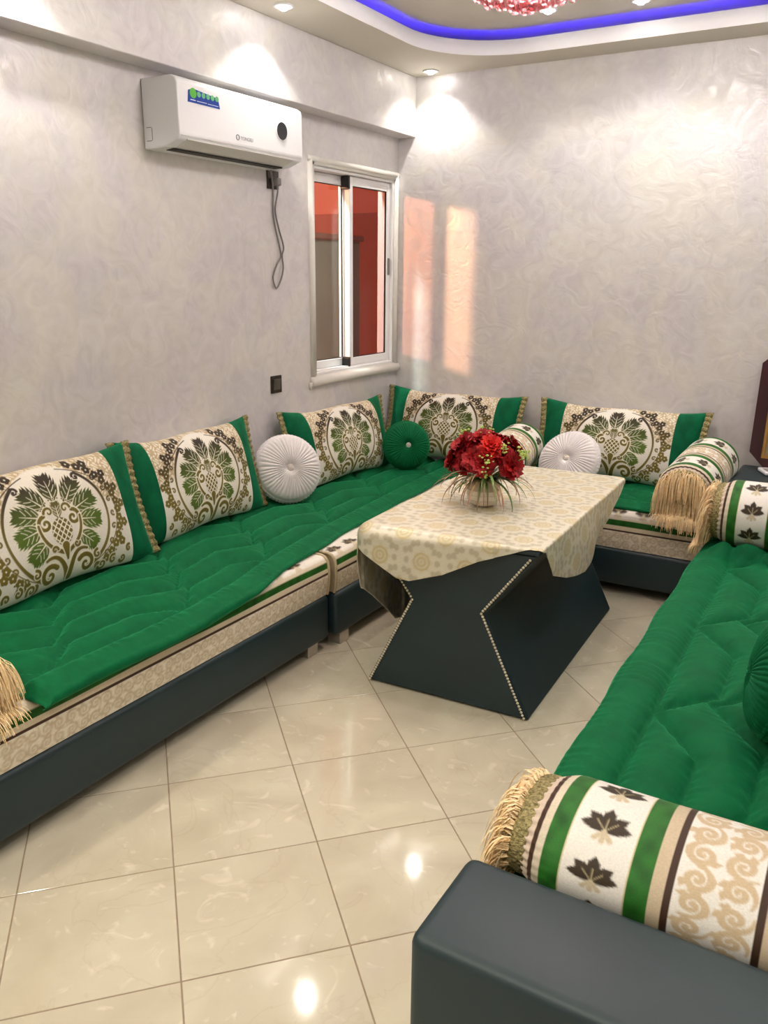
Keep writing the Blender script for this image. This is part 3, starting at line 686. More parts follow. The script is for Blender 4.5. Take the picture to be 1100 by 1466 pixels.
# ---------------- striped bolster fabric : x = length 0..LB, y = round 0..PB
LB, RB = 0.66, 0.145
PB = 2 * math.pi * RB
def scroll_field(cv, x0, x1, y0, y1, cell, col, w, seed, vertical=True):
    r = random.Random(seed); nx = max(1, int(round((x1 - x0) / cell))); ny = max(1, int(round((y1 - y0) / cell))); dx, dy = (x1 - x0) / nx, (y1 - y0) / ny
    for i in range(nx):
        for j in range(ny):
            cx, cy = x0 + (i + .5) * dx, y0 + (j + .5) * dy; sg = 1 if (i + j) % 2 else -1; a0 = r.uniform(0, 6.28)
            cv.stroke(spiral(cx, cy, .43 * cell, 1.35, a0, sg), np.linspace(w, w * .7, 22), col)
            e = (cx + .43 * cell * math.cos(a0), cy + .43 * cell * math.sin(a0)); a1 = a0 - sg * .9
            cv.stroke(bez(e, (cx + .62 * cell * math.cos(a1), cy + .62 * cell * math.sin(a1)), (cx + .60 * cell * math.cos(a1 - sg * .8), cy + .6 * cell * math.sin(a1 - sg * .8))), np.linspace(w, w * .3, 10), col)
            for q in (1.9, 2.8):
                a2 = a0 + sg * q; cv.stroke([(cx + .46 * cell * math.cos(a2), cy + .46 * cell * math.sin(a2)), (cx + .64 * cell * math.cos(a2 + .25), cy + .64 * cell * math.sin(a2 + .25))], [w * 1.2, .0003], col)
def palmette(cv, cx, cy, s, ang, dark, light):
    for f in (-1.25, 1.25, -.68, .68, 0):
        a = ang + f; l = s * (1.0 - .14 * abs(f)); b = (cx + .12 * s * math.cos(a), cy + .12 * s * math.sin(a)); t = (cx + l * math.cos(a + .1 * f), cy + l * math.sin(a + .1 * f)); m_ = (cx + .55 * l * math.cos(a - .18 * f), cy + .55 * l * math.sin(a - .18 * f))
        cv.stroke(bez(b, m_, t, 8), np.array([.5, .9, 1.1, 1.15, 1.05, .8, .45, .05]) * .19 * s, dark, 1)
        for q in (-.25, .25):
            t2 = (cx + .82 * l * math.cos(a + q), cy + .82 * l * math.sin(a + q)); cv.stroke([m_, t2], [.12 * s, .008 * s], dark, 1)
    for f in (-.7, 0, .7):
        a = ang + f; cv.stroke([(cx + .1 * s * math.cos(a), cy + .1 * s * math.sin(a)), (cx + .5 * s * math.cos(a), cy + .5 * s * math.sin(a))], .016 * s, light)
    for f in (-.6, 0, .6):
        a = ang + math.pi + f; cv.stroke([(cx, cy), (cx + .42 * s * math.cos(a), cy + .42 * s * math.sin(a))], [.05 * s, .1 * s], SA(205, 190, 160))
DK, GR, TN, DL = SA(58, 46, 30), SA(36, 104, 30), SA(206, 188, 160), SA(66, 44, 30)
def bolster_canvas(nx=270, ny=236):
    cv = Canvas(0, LB, 0, PB, nx, ny); cv.C[:] = SA(238, 234, 226); X = np.minimum(cv.X, LB - cv.X)
    gv = (0.75 + 0.5 * (vnoise(cv.X, cv.Y, 160, 3) + .5))[..., None]
    scroll_field(cv, .266, LB - .266, 0, PB, .0535, SA(208, 186, 152), .0068, 5)
    for x0 in (.137, LB - .137):
        n_ = 8
        for k in range(n_): palmette(cv, x0, (k + .35) * PB / n_, .056, math.pi / 2, DK, SA(190, 178, 140))
    def band(a, b, c): cv.fill(((X >= a) & (X < b)).astype(float), c)
    band(0, .022, SA(214, 196, 178)); band(.022, .030, DL); band(.030, .046, SA(216, 204, 182)); band(.046, .080, GR * gv); band(.080, .0825, SA(214, 200, 160))
    band(.192, .1945, SA(214, 200, 160)); band(.1945, .232, GR * gv); band(.232, .253, TN); band(.253, .266, DL)
    return cv
BOL = bolster_canvas()

# ================================================================== BIG CUSHIONS
CW, CHT, CT, PANEL = 0.44, 0.215, 0.088, 0.305       # half width, half height, half thickness, half width of the woven panel
def pillow_pt(u, v, side, seed=1):
    """u,v in metres on the flat cushion; side -1 front, +1 back"""
    U, V = u / CW, v / CHT
    t = CT * np.clip((1 - np.abs(U) ** 3.2), 0, 1) ** .60 * np.clip((1 - np.abs(V) ** 2.6), 0, 1) ** .55
    t = t * (1 + .10 * vnoise(u, v, 13, seed))
    pin = 1 - .055 * (1 - U ** 2) * np.abs(V) ** 3 * 0 - .05 * (1 - np.abs(V) ** 2) * np.abs(U) ** 4
    vv = v * (0.955 + 0.06 * U ** 2) + .006 * np.sin(U * 5 + seed) * np.abs(V)
    uu = u * pin
    sag = -.012 * (1 - U ** 2) * np.clip(V, 0, 1)
    return np.stack([uu, side * t, vv + sag + CHT], -1)
def make_cushion(label, seed=1):
    t = thing('damask_cushion', (0, 0, 0), label, 'cushion', group='long damask cushions')
    ny, nx = DAM.C.shape[:2]
    v = np.linspace(-CHT, CHT, ny); u = np.linspace(-PANEL, PANEL, nx); Uu, Vv = np.meshgrid(u, v)
    P = pillow_pt(Uu, Vv, -1, seed); P[..., 1] -= DAM.H * .0011
    gobj('woven_panel', P, M['fabric'], t, col=DAM.C, flip=False)
    v = np.linspace(-CHT, CHT, 30); u = np.linspace(-PANEL, PANEL, 34); Uu, Vv = np.meshgrid(u, v)
    gobj('back_panel', pillow_pt(Uu, Vv, 1, seed), M['ivory'], t, flip=True)
    for sg in (-1, 1):
        u = np.linspace(PANEL, CW, 16) * sg; th = np.concatenate([np.linspace(-CHT, CHT, 30), np.linspace(CHT, -CHT, 30)[1:-1]])
        sd = np.array([-1.0] * 30 + [1.0] * 28); P = np.zeros((16, 58, 3))
        for i in range(16):
            uu = np.full(58, u[i]); P[i] = pillow_pt(uu, th, 1, seed); k = sd < 0
            P[i][k] = pillow_pt(uu[k], th[k], -1, seed)
        gobj('velvet_end', P, M['velvet_end'], t, cv=True, flip=(sg > 0))
        # gold braid ruffle along the end
        n_ = 70; vs = np.linspace(-CHT * 1.0, CHT * 1.0, n_); P = np.zeros((n_, 6, 3)); w = np.linspace(-.008, .030, 6)
        edge = pillow_pt(np.full(n_, sg * CW), vs, 1, seed)
        for j in range(6):
            P[:, j, 0] = edge[:, 0] + sg * w[j]; P[:, j, 2] = edge[:, 2]
            P[:, j, 1] = .0035 * np.sin(vs * 230 + j * .4) * (.3 + j / 5)
        o = gobj('gold_braid', P, M['gold'], t); md = o.modifiers.new('thickness', 'SOLIDIFY'); md.thickness = .006; md.offset = 0
    return t
cush = make_cushion('damask cushion')
SEAT = 0.468
def place_cushion(first, label, loc, yaw, tilt, roll=0.0, sc=(1, 1, 1)):
    o = cush if first else copy_tree(cush)
    o.location = loc; o.rotation_euler = (math.radians(-tilt), math.radians(roll), math.radians(yaw)); o.scale = sc
    o['label'] = label; return o
place_cushion(True, 'damask cushion with green velvet ends leaning beside the tasselled bolster end of the left sofa', (0.245, 1.855, SEAT - .006), 91, 17, 0, (1.04, 1, 1.08))
place_cushion(False, 'damask cushion with green velvet ends leaning under the air conditioner beside the pale round cushion', (0.172, 2.700, SEAT - .006), 91, 14, 0, (.95, 1, 1.04))
place_cushion(False, 'damask cushion with green velvet ends under the window', (0.185, 3.845, SEAT - .006), 86, 14, 0, (1.0, 1, .97))
place_cushion(False, 'damask cushion with green velvet ends in the corner behind the green round cushion', (0.475, 4.50, SEAT + .006), 0, 16, 0, (1.0, 1, .98))
place_cushion(False, 'damask cushion with green velvet ends against the back wall behind the pale round cushion', (1.495, 4.50, SEAT + .006), -1, 17, 0, (1.02, 1, .98))
place_cushion(False, 'damask cushion leaning on the back of the right-hand sofa behind the green round cushion', (2.78, 2.03, SEAT - .006), -90, 17, 0)

# ================================================================== ROUND PLEATED CUSHIONS
def make_round(name, m, label, R=0.165, T=0.052, seed=1, btn='button'):
    t = thing(name, (0, 0, 0), label, 'cushion')
    nth, nr = 360, 30; a = np.linspace(0, 2 * np.pi, nth, endpoint=False); rr = np.linspace(0, 1, nr) ** .9
    A, Rr = np.meshgrid(a, rr, indexing='ij'); npl = 46
    jit = .6 * np.sin(A * 5 + seed) + .5 * np.sin(A * 9 + 2 * seed)
    for side in (-1, 1):
        prof = T * (1 - Rr ** 3.0) ** .62 * (1 - .55 * np.exp(-(Rr / .16) ** 2))
        amp = .0075 * np.clip((Rr - .07) / .2, 0, 1) * np.clip((1.02 - Rr) / .2, 0, 1)
        pl = np.abs(np.sin(A * npl / 2 + jit * (.4 + .6 * Rr))) ** .6
        y = prof + amp * (pl - .6); P = np.zeros((nth, nr, 3)); P[..., 0] = R * Rr * np.cos(A); P[..., 2] = R * Rr * np.sin(A) + R; P[..., 1] = side * (y + .022)
        gobj('pleated_face', P, m, t, cu=True, flip=(side > 0))
    # smocked rim
    k = 26; w = np.linspace(-1, 1, k); A, Wt = np.meshgrid(a, w, indexing='ij')
    sm = np.abs(np.sin(A * 30 + 2.2 * np.abs(Wt) * 3)) ** .7 * np.abs(np.cos(Wt * 4.7))
    rad = R * (1 - .02 + .055 * (1 - Wt ** 2)) + .007 * sm * (1 - Wt ** 4)
    P = np.zeros((nth, k, 3)); P[..., 0] = rad * np.cos(A); P[..., 2] = rad * np.sin(A) + R; P[..., 1] = Wt * .026
    gobj('smocked_rim', P, m, t, cu=True)
    MB().ball((0, -(T * .45 + .027), R), .025, 3, (1, .4, 1)).build(btn, M['button'], t, True)
    return t
def place(o, loc, yaw, tilt, sc=1.0):
    o.location = loc; o.rotation_euler = (math.radians(-tilt), 0, math.radians(yaw)); o.scale = (sc,) * 3; return o
rw = make_round('round_cushion', M['pale'], 'pale round pleated cushion leaning between two damask cushions under the air conditioner')
rw['group'] = 'round pleated cushions'
place(rw, (0.240, 3.246, SEAT - .006), 56, 20, 1.0)
rw2 = copy_tree(rw); rw2['label'] = 'pale round pleated cushion against the back-wall damask cushion beside the table'
place(rw2, (1.315, 4.20, SEAT), -6, 32, 0.98)
rg = make_round('round_cushion', M['velvet'], 'green velvet round pleated cushion in the sofa corner', seed=4); rg['group'] = 'round pleated cushions'
place(rg, (0.392, 4.170, SEAT + .003), 46, 14, 0.82)
rg2 = copy_tree(rg); rg2['label'] = 'green velvet round pleated cushion standing edge-on upon the right-hand sofa quilt'
place(rg2, (2.575, 2.10, SEAT), -80, 6, 0.88)

# ================================================================== BOLSTERS
def make_bolster(label):
    t = thing('bolster', (0, 0, 0), label, 'bolster', group='striped bolsters')
    ny, nx = BOL.C.shape[:2]; s = np.linspace(0, LB, nx); a = np.linspace(0, 2 * np.pi, ny) + np.pi; Sx, A = np.meshgrid(s, a)
    e = np.minimum(Sx, LB - Sx); k = np.clip(e / .06, 0, 1); rad = RB * (.80 + .20 * np.sin(k * np.pi / 2)) * (1 + .02 * vnoise(Sx * 6, A, 3, 2))
    rad = rad + .004 * np.exp(-e / .02) * np.sin(A * 34)
    P = np.stack([Sx, rad * np.sin(A) * 1.02, RB * .96 + rad * np.cos(A) * .96], -1)
    zmin = 0.0; P[..., 2] = np.maximum(P[..., 2], zmin + .004)
    gobj('striped_cover', P, M['fabric'], t, col=BOL.C, flip=True)
    for x, sg in ((0, -1), (LB, 1)):
        nn = 90; a = np.linspace(0, 2 * np.pi, nn, endpoint=False); P = np.zeros((nn, 5, 3))
        for j, (dx, f) in enumerate(((.012, .845), (.004, .85), (-.010, .84), (-.022, .82), (-.026, .79))):
            P[:, j, 0] = x - sg * dx * 1.0 if False else x - dx * (1 if sg < 0 else -1) * -1 * -1
            rr = RB * f + .003 * np.sin(a * 45 + j); P[:, j, 1] = rr * np.sin(a) * 1.02; P[:, j, 2] = np.maximum(RB * .96 + rr * np.cos(a) * .96, .003)
        if sg < 0: P[:, :, 0] = np.array([.010, .004, -.010, -.020, -.024])[None, :]
        else: P[:, :, 0] = LB - np.array([.010, .004, -.010, -.020, -.024])[None, :]
        gobj('gold_braid', P, M['gold'], t, cu=True, flip=(sg > 0))
        rr = np.linspace(0, 1, 6); A2, R2 = np.meshgrid(a, rr, indexing='ij'); P = np.zeros((nn, 6, 3)); P[..., 0] = (-.004 if sg < 0 else LB + .004) + sg * .012 * (1 - R2 ** 2)
        P[..., 1] = RB * .80 * R2 * np.sin(A2); P[..., 2] = np.maximum(RB * .96 + RB * .76 * R2 * np.cos(A2), .004)
        gobj('end_cap', P, M['fringe'], t, cu=True, flip=(sg < 0))
    # fringe at the open end: strands that arc out and fall
    V, F = [], []; r = random.Random(3); ns = 900
    for i in range(ns):
        a = r.uniform(-math.pi, math.pi); R_ = RB * r.uniform(.45, .84) ; y0, z0 = R_ * math.sin(a), RB * .96 + R_ * math.cos(a) * .95
        L_ = .150 * r.uniform(.75, 1.15); out = r.uniform(.06, .30); ay = r.uniform(-.10, .10); wd = .0018; pts = []
        x, y, z = -.020, y0, max(z0, .006); vx, vy, vz = -out, math.sin(a) * .10 + ay, .25 * math.cos(a)
        for k in range(9):
            pts.append((x, y, z)); st = L_ / 8; n_ = math.sqrt(vx * vx + vy * vy + vz * vz) or 1
            x += vx / n_ * st; y += vy / n_ * st; z += vz / n_ * st
            vz -= .32
            if x > -.058 and z < .006 + .012 * r.random():      # resting on the seat; past its edge the strands hang free
                z = .006 + .010 * r.random(); vz = 0.0; vx -= .12; vy += r.uniform(-.06, .06)
        b = len(V); sx_, sy_ = r.uniform(-1, 1) * wd, wd
        for k, (x, y, z) in enumerate(pts):
            w = 1.0 - .5 * k / 8; V.append((x - sx_ * w, y - sy_ * w, z)); V.append((x + sx_ * w, y + sy_ * w, z + .0008))
        for k in range(8): F.append((b + 2 * k, b + 2 * k + 1, b + 2 * k + 3, b + 2 * k + 2))
    o = mobj('fringe', V, F, M['fringe'], t, True); o['kind'] = 'stuff'; o['label'] = 'long golden silky fringe'
    return t
bol = make_bolster('striped leaf-pattern bolster')
def place_bolster(first, label, loc, yaw, pitch=0, sc=(1, 1, 1)):
    o = bol if first else copy_tree(bol); o.location = loc; o.rotation_euler = (0, math.radians(pitch), math.radians(yaw)); o.scale = sc; o['label'] = label; return o
place_bolster(True, 'striped bolster with golden fringe at the near armrest of the right-hand sofa', (2.265, 1.340, SEAT - .004), 0, 0, (1, .96, .66))
place_bolster(False, 'striped bolster at the far end of the right-hand sofa beside the leather corner console', (2.195, 3.70, SEAT - .004), 0)
place_bolster(False, 'striped bolster with golden fringe spilling over the back sofa next to the leather corner console', (1.980, 4.03, SEAT - .007), 85, -9, (.74, .92, .92))
place_bolster(False, 'striped bolster on the back sofa between two damask cushions behind the red flowers', (0.985, 4.05, SEAT - .010), 88, -9, (.66, .9, .88))
place_bolster(False, 'striped bolster with golden fringe at the hall end of the left sofa', (0.745, 1.125, .420), 180, 0, (1, .95, .72))

# ================================================================== SOFAS
def base_box(name, label, x0, x1, y0, y1, z1, feet, arm=None, group=None):
    cx, cy = (x0 + x1) / 2, (y0 + y1) / 2
    t = thing(name, (cx, cy, 0), label, 'sofa', group=group)
    MB().box((x0 - cx, y0 - cy, .05), (x1 - cx, y1 - cy, z1), .022, 4).build('seat_base', M['leather'], t, True)
    for fx, fy in feet:
        MB().prism([(fx - cx - .035, fy - cy - .035), (fx - cx + .035, fy - cy - .035), (fx - cx + .035, fy - cy + .035), (fx - cx - .035, fy - cy + .035)], 'z', 0.0, .052, .003, 1).build('foot', M['chrome'], t)
    if arm:
        ax0, ax1, ay0, ay1, az = arm
        MB().box((ax0 - cx, ay0 - cy, .05), (ax1 - cx, ay1 - cy, az), .022, 4).build('armrest', M['leather'], t, True)
    return t
BZ = .250
base_box('sofa_base', 'long low leather sofa base along the window wall under the air conditioner', .03, .812, .86, 2.742, BZ, ((.76, .92), (.76, 2.64), (.1, .92), (.1, 2.64)), (.03, .83, .62, .855, .56), 'leather sofa bases')
base_box('sofa_base', 'corner leather sofa base standing slightly proud under the window', .03, .838, 2.762, 4.685, BZ, ((.795, 2.83), (.1, 2.83), (.1, 4.5)), None, 'leather sofa bases')
base_box('sofa_base', 'leather sofa base along the back wall behind the table', .845, 2.115, 4.035, 4.685, BZ - .008, ((.92, 4.10), (2.05, 4.10), (.92, 4.62), (2.05, 4.62)), None, 'leather sofa bases')
base_box('sofa_base', 'leather sofa base with square padded armrest under the right-hand quilt', 2.20, 2.975, 1.185, 3.86, BZ, ((2.26, 1.25), (2.26, 3.80), (2.90, 1.25), (2.90, 3.80)), (2.19, 2.975, .945, 1.175, .572), 'leather sofa bases')
con = thing('corner_console', (2.55, 4.285, 0), 'square dark leather corner console with a flat top beside the back sofa', 'console')
MB().box((-.415, -.39, .03), (.42, .40, .615), .02, 4).build('body', M['leather'], con, True)
for fx in (-.36, .36):
    for fy in (-.33, .33): MB().box((fx - .03, fy - .03, 0), (fx + .03, fy + .03, .034), .003, 1).build('foot', M['chrome'], con)

# mattresses : profile swept along the length, woven bands mapped over front and top
MQ = dict(scroll=.092, dark=.100, tan=.120, grn=.148, line=.157, leaf=.42)
def mattress(label, front, back, l0, l1, z0, h, axis):
    """axis 'y': front/back are x positions and length runs in y; axis 'x': front/back are y"""
    L = l1 - l0; D = abs(back - front); r = .028; nl = max(40, int(L / .0055))
    q = []; q += [(0, z) for z in np.linspace(0, h - r, 60)]
    q += [(r - r * math.cos(a), h - r + r * math.sin(a)) for a in np.linspace(0, math.pi / 2, 8)[1:]]
    q += [(d_, h) for d_ in np.linspace(r, .30, 34)[1:]] + [(D - r, h)] + [(D, h - r), (D, 0)]
    q = np.array(q); bul = .010 * np.sin(np.clip(q[:, 1] / h, 0, 1) * np.pi) * (q[:, 0] < .001)
    arc = np.concatenate([[0], np.cumsum(np.hypot(*np.diff(q, axis=0).T))])
    ls = np.linspace(0, L, nl); sgn = 1 if back > front else -1
    P = np.zeros((nl, len(q), 3)); dep = q[:, 0] - bul
    if axis == 'y': P[..., 0] = front + sgn * dep[None, :]; P[..., 1] = l0 + ls[:, None]
    else: P[..., 1] = front + sgn * dep[None, :]; P[..., 0] = l0 + ls[:, None]
    P[..., 2] = z0 + q[:, 1][None, :] + .002 * np.sin(ls * 9)[:, None] * (q[:, 1] > h * .6)[None, :]
    # colour canvas on (length, arc)
    cv = Canvas(0, L, 0, .46, nl, 260); cv.C[:] = SA(232, 226, 214); Y = cv.Y
    cv.fill(((Y < MQ['scroll'])).astype(float), SA(236, 228, 210)); scroll_field(cv, 0, L, .002, MQ['scroll'] - .002, .044, SA(200, 182, 152), .0038, 9)
    gv = (0.7 + 0.6 * (vnoise(cv.X, cv.Y, 90, 5) + .4))[..., None]
    for a, b, c in ((MQ['scroll'], MQ['dark'], DL), (MQ['dark'], MQ['tan'], SA(214, 200, 172)), (MQ['tan'], MQ['grn'], GR * .75 * gv), (MQ['grn'], MQ['line'], SA(214, 202, 176))):
        cv.fill(((Y >= a) & (Y < b)).astype(float), c)
    for k in range(int(L / .125)): palmette(cv, .06 + k * .125, .185, .055, math.pi / 2, DK, SA(190, 178, 140))
    ai = np.clip((arc / .46 * 259).round().astype(int), 0, 259); col = cv.C[ai].transpose(1, 0, 2)
    cx, cy = (front + back) / 2, (l0 + l1) / 2
    loc = (cx, cy, z0) if axis == 'y' else (cy, cx, z0)
    t = thing('mattress', loc, label, 'mattress', group='striped sofa mattresses')
    P = P - np.array(loc)
    o = gobj('woven_cover', P, M['cover'], t, col=col, flip=(axis == 'y') == (sgn > 0))
    for e in (0, -1):
        me = mobj('end_panel', P[e], [list(range(len(q)))], M['piping'], t)
        pts = [tuple(p) for p in P[e][::3]]; MB().tube(pts, .0075, 6).build('piping', M['piping'], t, True)
    return t
MH = .172
mattress('cream striped mattress on the long left sofa base', .802, .035, .865, 2.738, BZ + .0005, MH, 'y')
mattress('cream striped mattress on the corner sofa base under the window', .818, .035, 2.768, 4.68, BZ + .0005, MH, 'y')
mattress('cream striped mattress with leaf border on the back sofa base', 4.045, 4.68, .86, 2.10, BZ - .0075, MH + .026, 'x')
mattress('cream striped mattress on the right-hand sofa base', 2.205, 2.97, 1.19, 3.855, BZ + .0005, MH, 'y')

# ================================================================== QUILTS
def seam_lines(L, rows, first, period, phase, step, amp, drift=0.0):
    segs = [((-.1, first), (L + .1, first))]
    for k in range(rows):
        off = first + k * step; ph = phase + k * drift; l = -period * 2 + ph
        while l < L + period:
            pts = [(l, off), (l + .27 * period, off + amp), (l + .72 * period, off + amp), (l + period, off)]
            segs += list(zip(pts[:-1], pts[1:])); l += period
    return segs
def quilt(label, axis, sgn, front_fn, back, l0, l1, ztop, z_bot, segs, z_in=None, res=.0085, H=.044, end_round=True, lift=None, seed=1):
    """sgn: +1 when depth grows with the axis"""
    L = l1 - l0; nl = int(L / res); ls = np.linspace(0, L, nl); fr = front_fn(ls)
    D = np.abs(back - fr); nd = int(D.max() / res); hang = 16
    T = np.linspace(0, 1, nd)
    dep = (1 - T)[None, :] * D[:, None]; Lm = np.repeat(ls[:, None], nd, 1)          # depth measured from the front edge
    dist = np.full(dep.shape, 1e9); along = np.zeros(dep.shape)
    for a, b in segs:
        a, b = np.array(a), np.array(b); d_ = b - a; q = d_ @ d_
        i0 = max(0, np.searchsorted(ls, min(a[0], b[0]) - .12)); i1 = min(nl, np.searchsorted(ls, max(a[0], b[0]) + .12))
        if i1 <= i0: continue
        X, Y = Lm[i0:i1], dep[i0:i1]; t = np.clip(((X - a[0]) * d_[0] + (Y - a[1]) * d_[1]) / q, 0, 1)
        dd = np.hypot(X - a[0] - t * d_[0], Y - a[1] - t * d_[1]); sub = dist[i0:i1]; k = dd < sub
        al = along[i0:i1]; al[k] = ((X - a[0]) * d_[0] + (Y - a[1]) * d_[1])[k] / math.sqrt(q); along[i0:i1] = al; dist[i0:i1] = np.minimum(sub, dd)
    puff = H * (1 - np.exp(-(dist / .030) ** .85))
    wr = .0022 * np.sin(along * 150 + 5 * np.sin(Lm * 17 + dep * 11)) * np.exp(-dist / .035)
    bord = np.clip((segs[0][0][1] - dep) / .05, 0, 1); wr = wr + .0016 * np.sin(Lm * 130 + 4 * np.sin(Lm * 23) + dep * 14) * bord
    z = ztop + puff + wr + .004 * vnoise(Lm, dep, 9, seed)
    edge = np.minimum(Lm, L - Lm); z = z - (.020 + H * .4) * np.exp(-(edge / .02) ** 2) * (1 if end_round else 0)
    f_ = np.clip(dep / .07, 0, 1); z = z - .026 * (1 - f_) ** 2
    z = np.maximum(z, (MT if axis == 'y' else MT + .0205) + .004)
    z_bot = z_bot(ls, fr) if callable(z_bot) else np.full(nl, z_bot)
    if lift is not None: z = z + lift(Lm, dep)
    # front roll under
    zb = z[:, -1]; rows = []
    for k in range(1, hang + 1):
        t = k / hang; a = t * math.pi * .86; rad = (zb - z_bot) / 2
        rows.append((-(.018 + .006 * np.sin(ls * 12 + seed)) * math.sin(a), zb - rad * (1 - math.cos(a))))
    P = np.zeros((nl, nd + hang, 3)); fd = np.concatenate([dep, np.stack([r_[0] for r_ in rows], 1)], 1); zz = np.concatenate([z, np.stack([r_[1] for r_ in rows], 1)], 1)
    pos = fr[:, None] + sgn * fd
    if axis == 'y': P[..., 0] = pos; P[..., 1] = l0 + Lm[:, :1]
    else: P[..., 1] = pos; P[..., 0] = l0 + Lm[:, :1]
    P[..., 2] = zz
    # skirts at the two ends and at the back so that the quilt has thickness
    z_in = MT + (.001 if axis == 'y' else .0205)
    s0 = P[:1].copy(); s1 = P[-1:].copy(); s0[..., 2] = np.minimum(s0[..., 2], MT + .001); s1[..., 2] = np.minimum(s1[..., 2], z_in)
    P = np.concatenate([s0, P, s1], 0)
    bk = P[:, :1].copy(); bk[..., 2] = z_in; P = np.concatenate([bk, P], 1)
    c = P.reshape(-1, 3).mean(0); c[2] = z_bot.min()
    fl_ = (axis == 'y') == (sgn > 0)
    o = gobj('quilt', P - c, M['velvet'], None, flip=not fl_); o.location = tuple(c)
    return tag(o, label, 'quilt', 'green velvet quilts')
MT = BZ + MH        # mattress top
# left quilt : runs over both left mattresses, its front edge pulled back towards the corner
fr_l = lambda l: np.interp(l + 1.285, [1.28, 1.95, 2.25, 2.47, 2.98, 3.5, 3.95, 4.6], [.845, .852, .815, .765, .695, .655, .625, .60])
quilt('green velvet quilted throw covering the long left sofa from bolster to corner', 'y', -1, fr_l,   .05, 1.285, 4.62, MT + .006, lambda l, f: MT + np.interp(f, [.79, .83], [.002, -.014]),
      seam_lines(3.335, 5, .115, .56, .13, .135, .115, .10), seed=2, lift=lambda l, d: -.02 * np.clip((l - 2.2) / .5, 0, 1) * 0)
fr_b = lambda l: np.interp(l + .66, [.66, .9, 1.4, 2.09], [4.20, 4.12, 4.075, 4.075])
quilt('green velvet quilted throw on the back sofa behind the table', 'x', 1, fr_b, 4.665, .66, 2.09, MT + .020, lambda l, f: MT + np.interp(l, [.16, .20], [.002, .016]),
      seam_lines(1.43, 4, .11, .52, .1, .13, .11, .1), seed=5)
fr_r = lambda l: np.interp(l + 1.19, [1.19, 1.47, 2.0, 2.63, 3.55, 3.8], [2.196, 2.192, 2.178, 2.164, 2.150, 2.150])
quilt('green velvet quilted throw covering the right-hand sofa', 'y', 1, fr_r, 2.955, 1.19, 3.86, MT + .006, MT - .07,
      seam_lines(2.67, 5, .13, .652, 2.10 - 1.19 + .0, .135, .145, .11), seed=7, res=.0078, H=.044,
      lift=lambda l, d: .055 * np.exp(-((l - 2.36) / .045) ** 2) * np.clip((d - .03) / .06, 0, 1))

# ================================================================== COFFEE TABLE
TBX, TBY, TBA = 1.418, 3.20, math.radians(2.2)
tb = thing('coffee_table', (TBX, TBY, 0), 'dark leather hourglass coffee table with nailhead trim under the gold cloth', 'table', rot=(0, 0, TBA))
def hourglass(k):
    h_ = [(.337, .004), (.1585, .372), (.151, .386), (.1585, .402), (.338, .640)]
    return [(x, z) for x, z in h_] + [(-x, z) for x, z in h_[::-1]]
MB().prism(hourglass(0), 'y', -.605, .605, .006, 2).build('body', M['leather'], tb, False)
for sg in (-1, 1):
    MB().prism([(x * .985, z * .985 + .004) for x, z in hourglass(0)], 'y', sg * .605, sg * .612, .004, 1).build('end_panel', M['leather'], tb)
MB().box((-.345, -.618, .638), (.345, .618, .656), .006, 2).build('tabletop', M['leather'], tb)
nails = MB(); pts = []
for ye in (-.6155, .6155):
    for sg in (-1, 1):
        line = [(.322, .012), (.146, .376), (.140, .386), (.146, .398), (.318, .630)]
        for (x0, z0), (x1, z1) in zip(line[:-1], line[1:]):
            n_ = max(1, int(math.hypot(x1 - x0, z1 - z0) / .0122))
            for k in range(n_): pts.append((sg * (x0 + (x1 - x0) * k / n_), ye, z0 + (z1 - z0) * k / n_))
for p_ in pts:
    t = bmesh.new(); bmesh.ops.create_icosphere(t, subdivisions=1, radius=.0060, matrix=Matrix.Translation(p_) @ Matrix.Diagonal((1, .6, 1, 1))); nails.merge(t)
o = nails.build('nailhead_trim', M['nail'], tb, True); o['kind'] = 'stuff'; o['label'] = 'rows of small pewter nailheads'

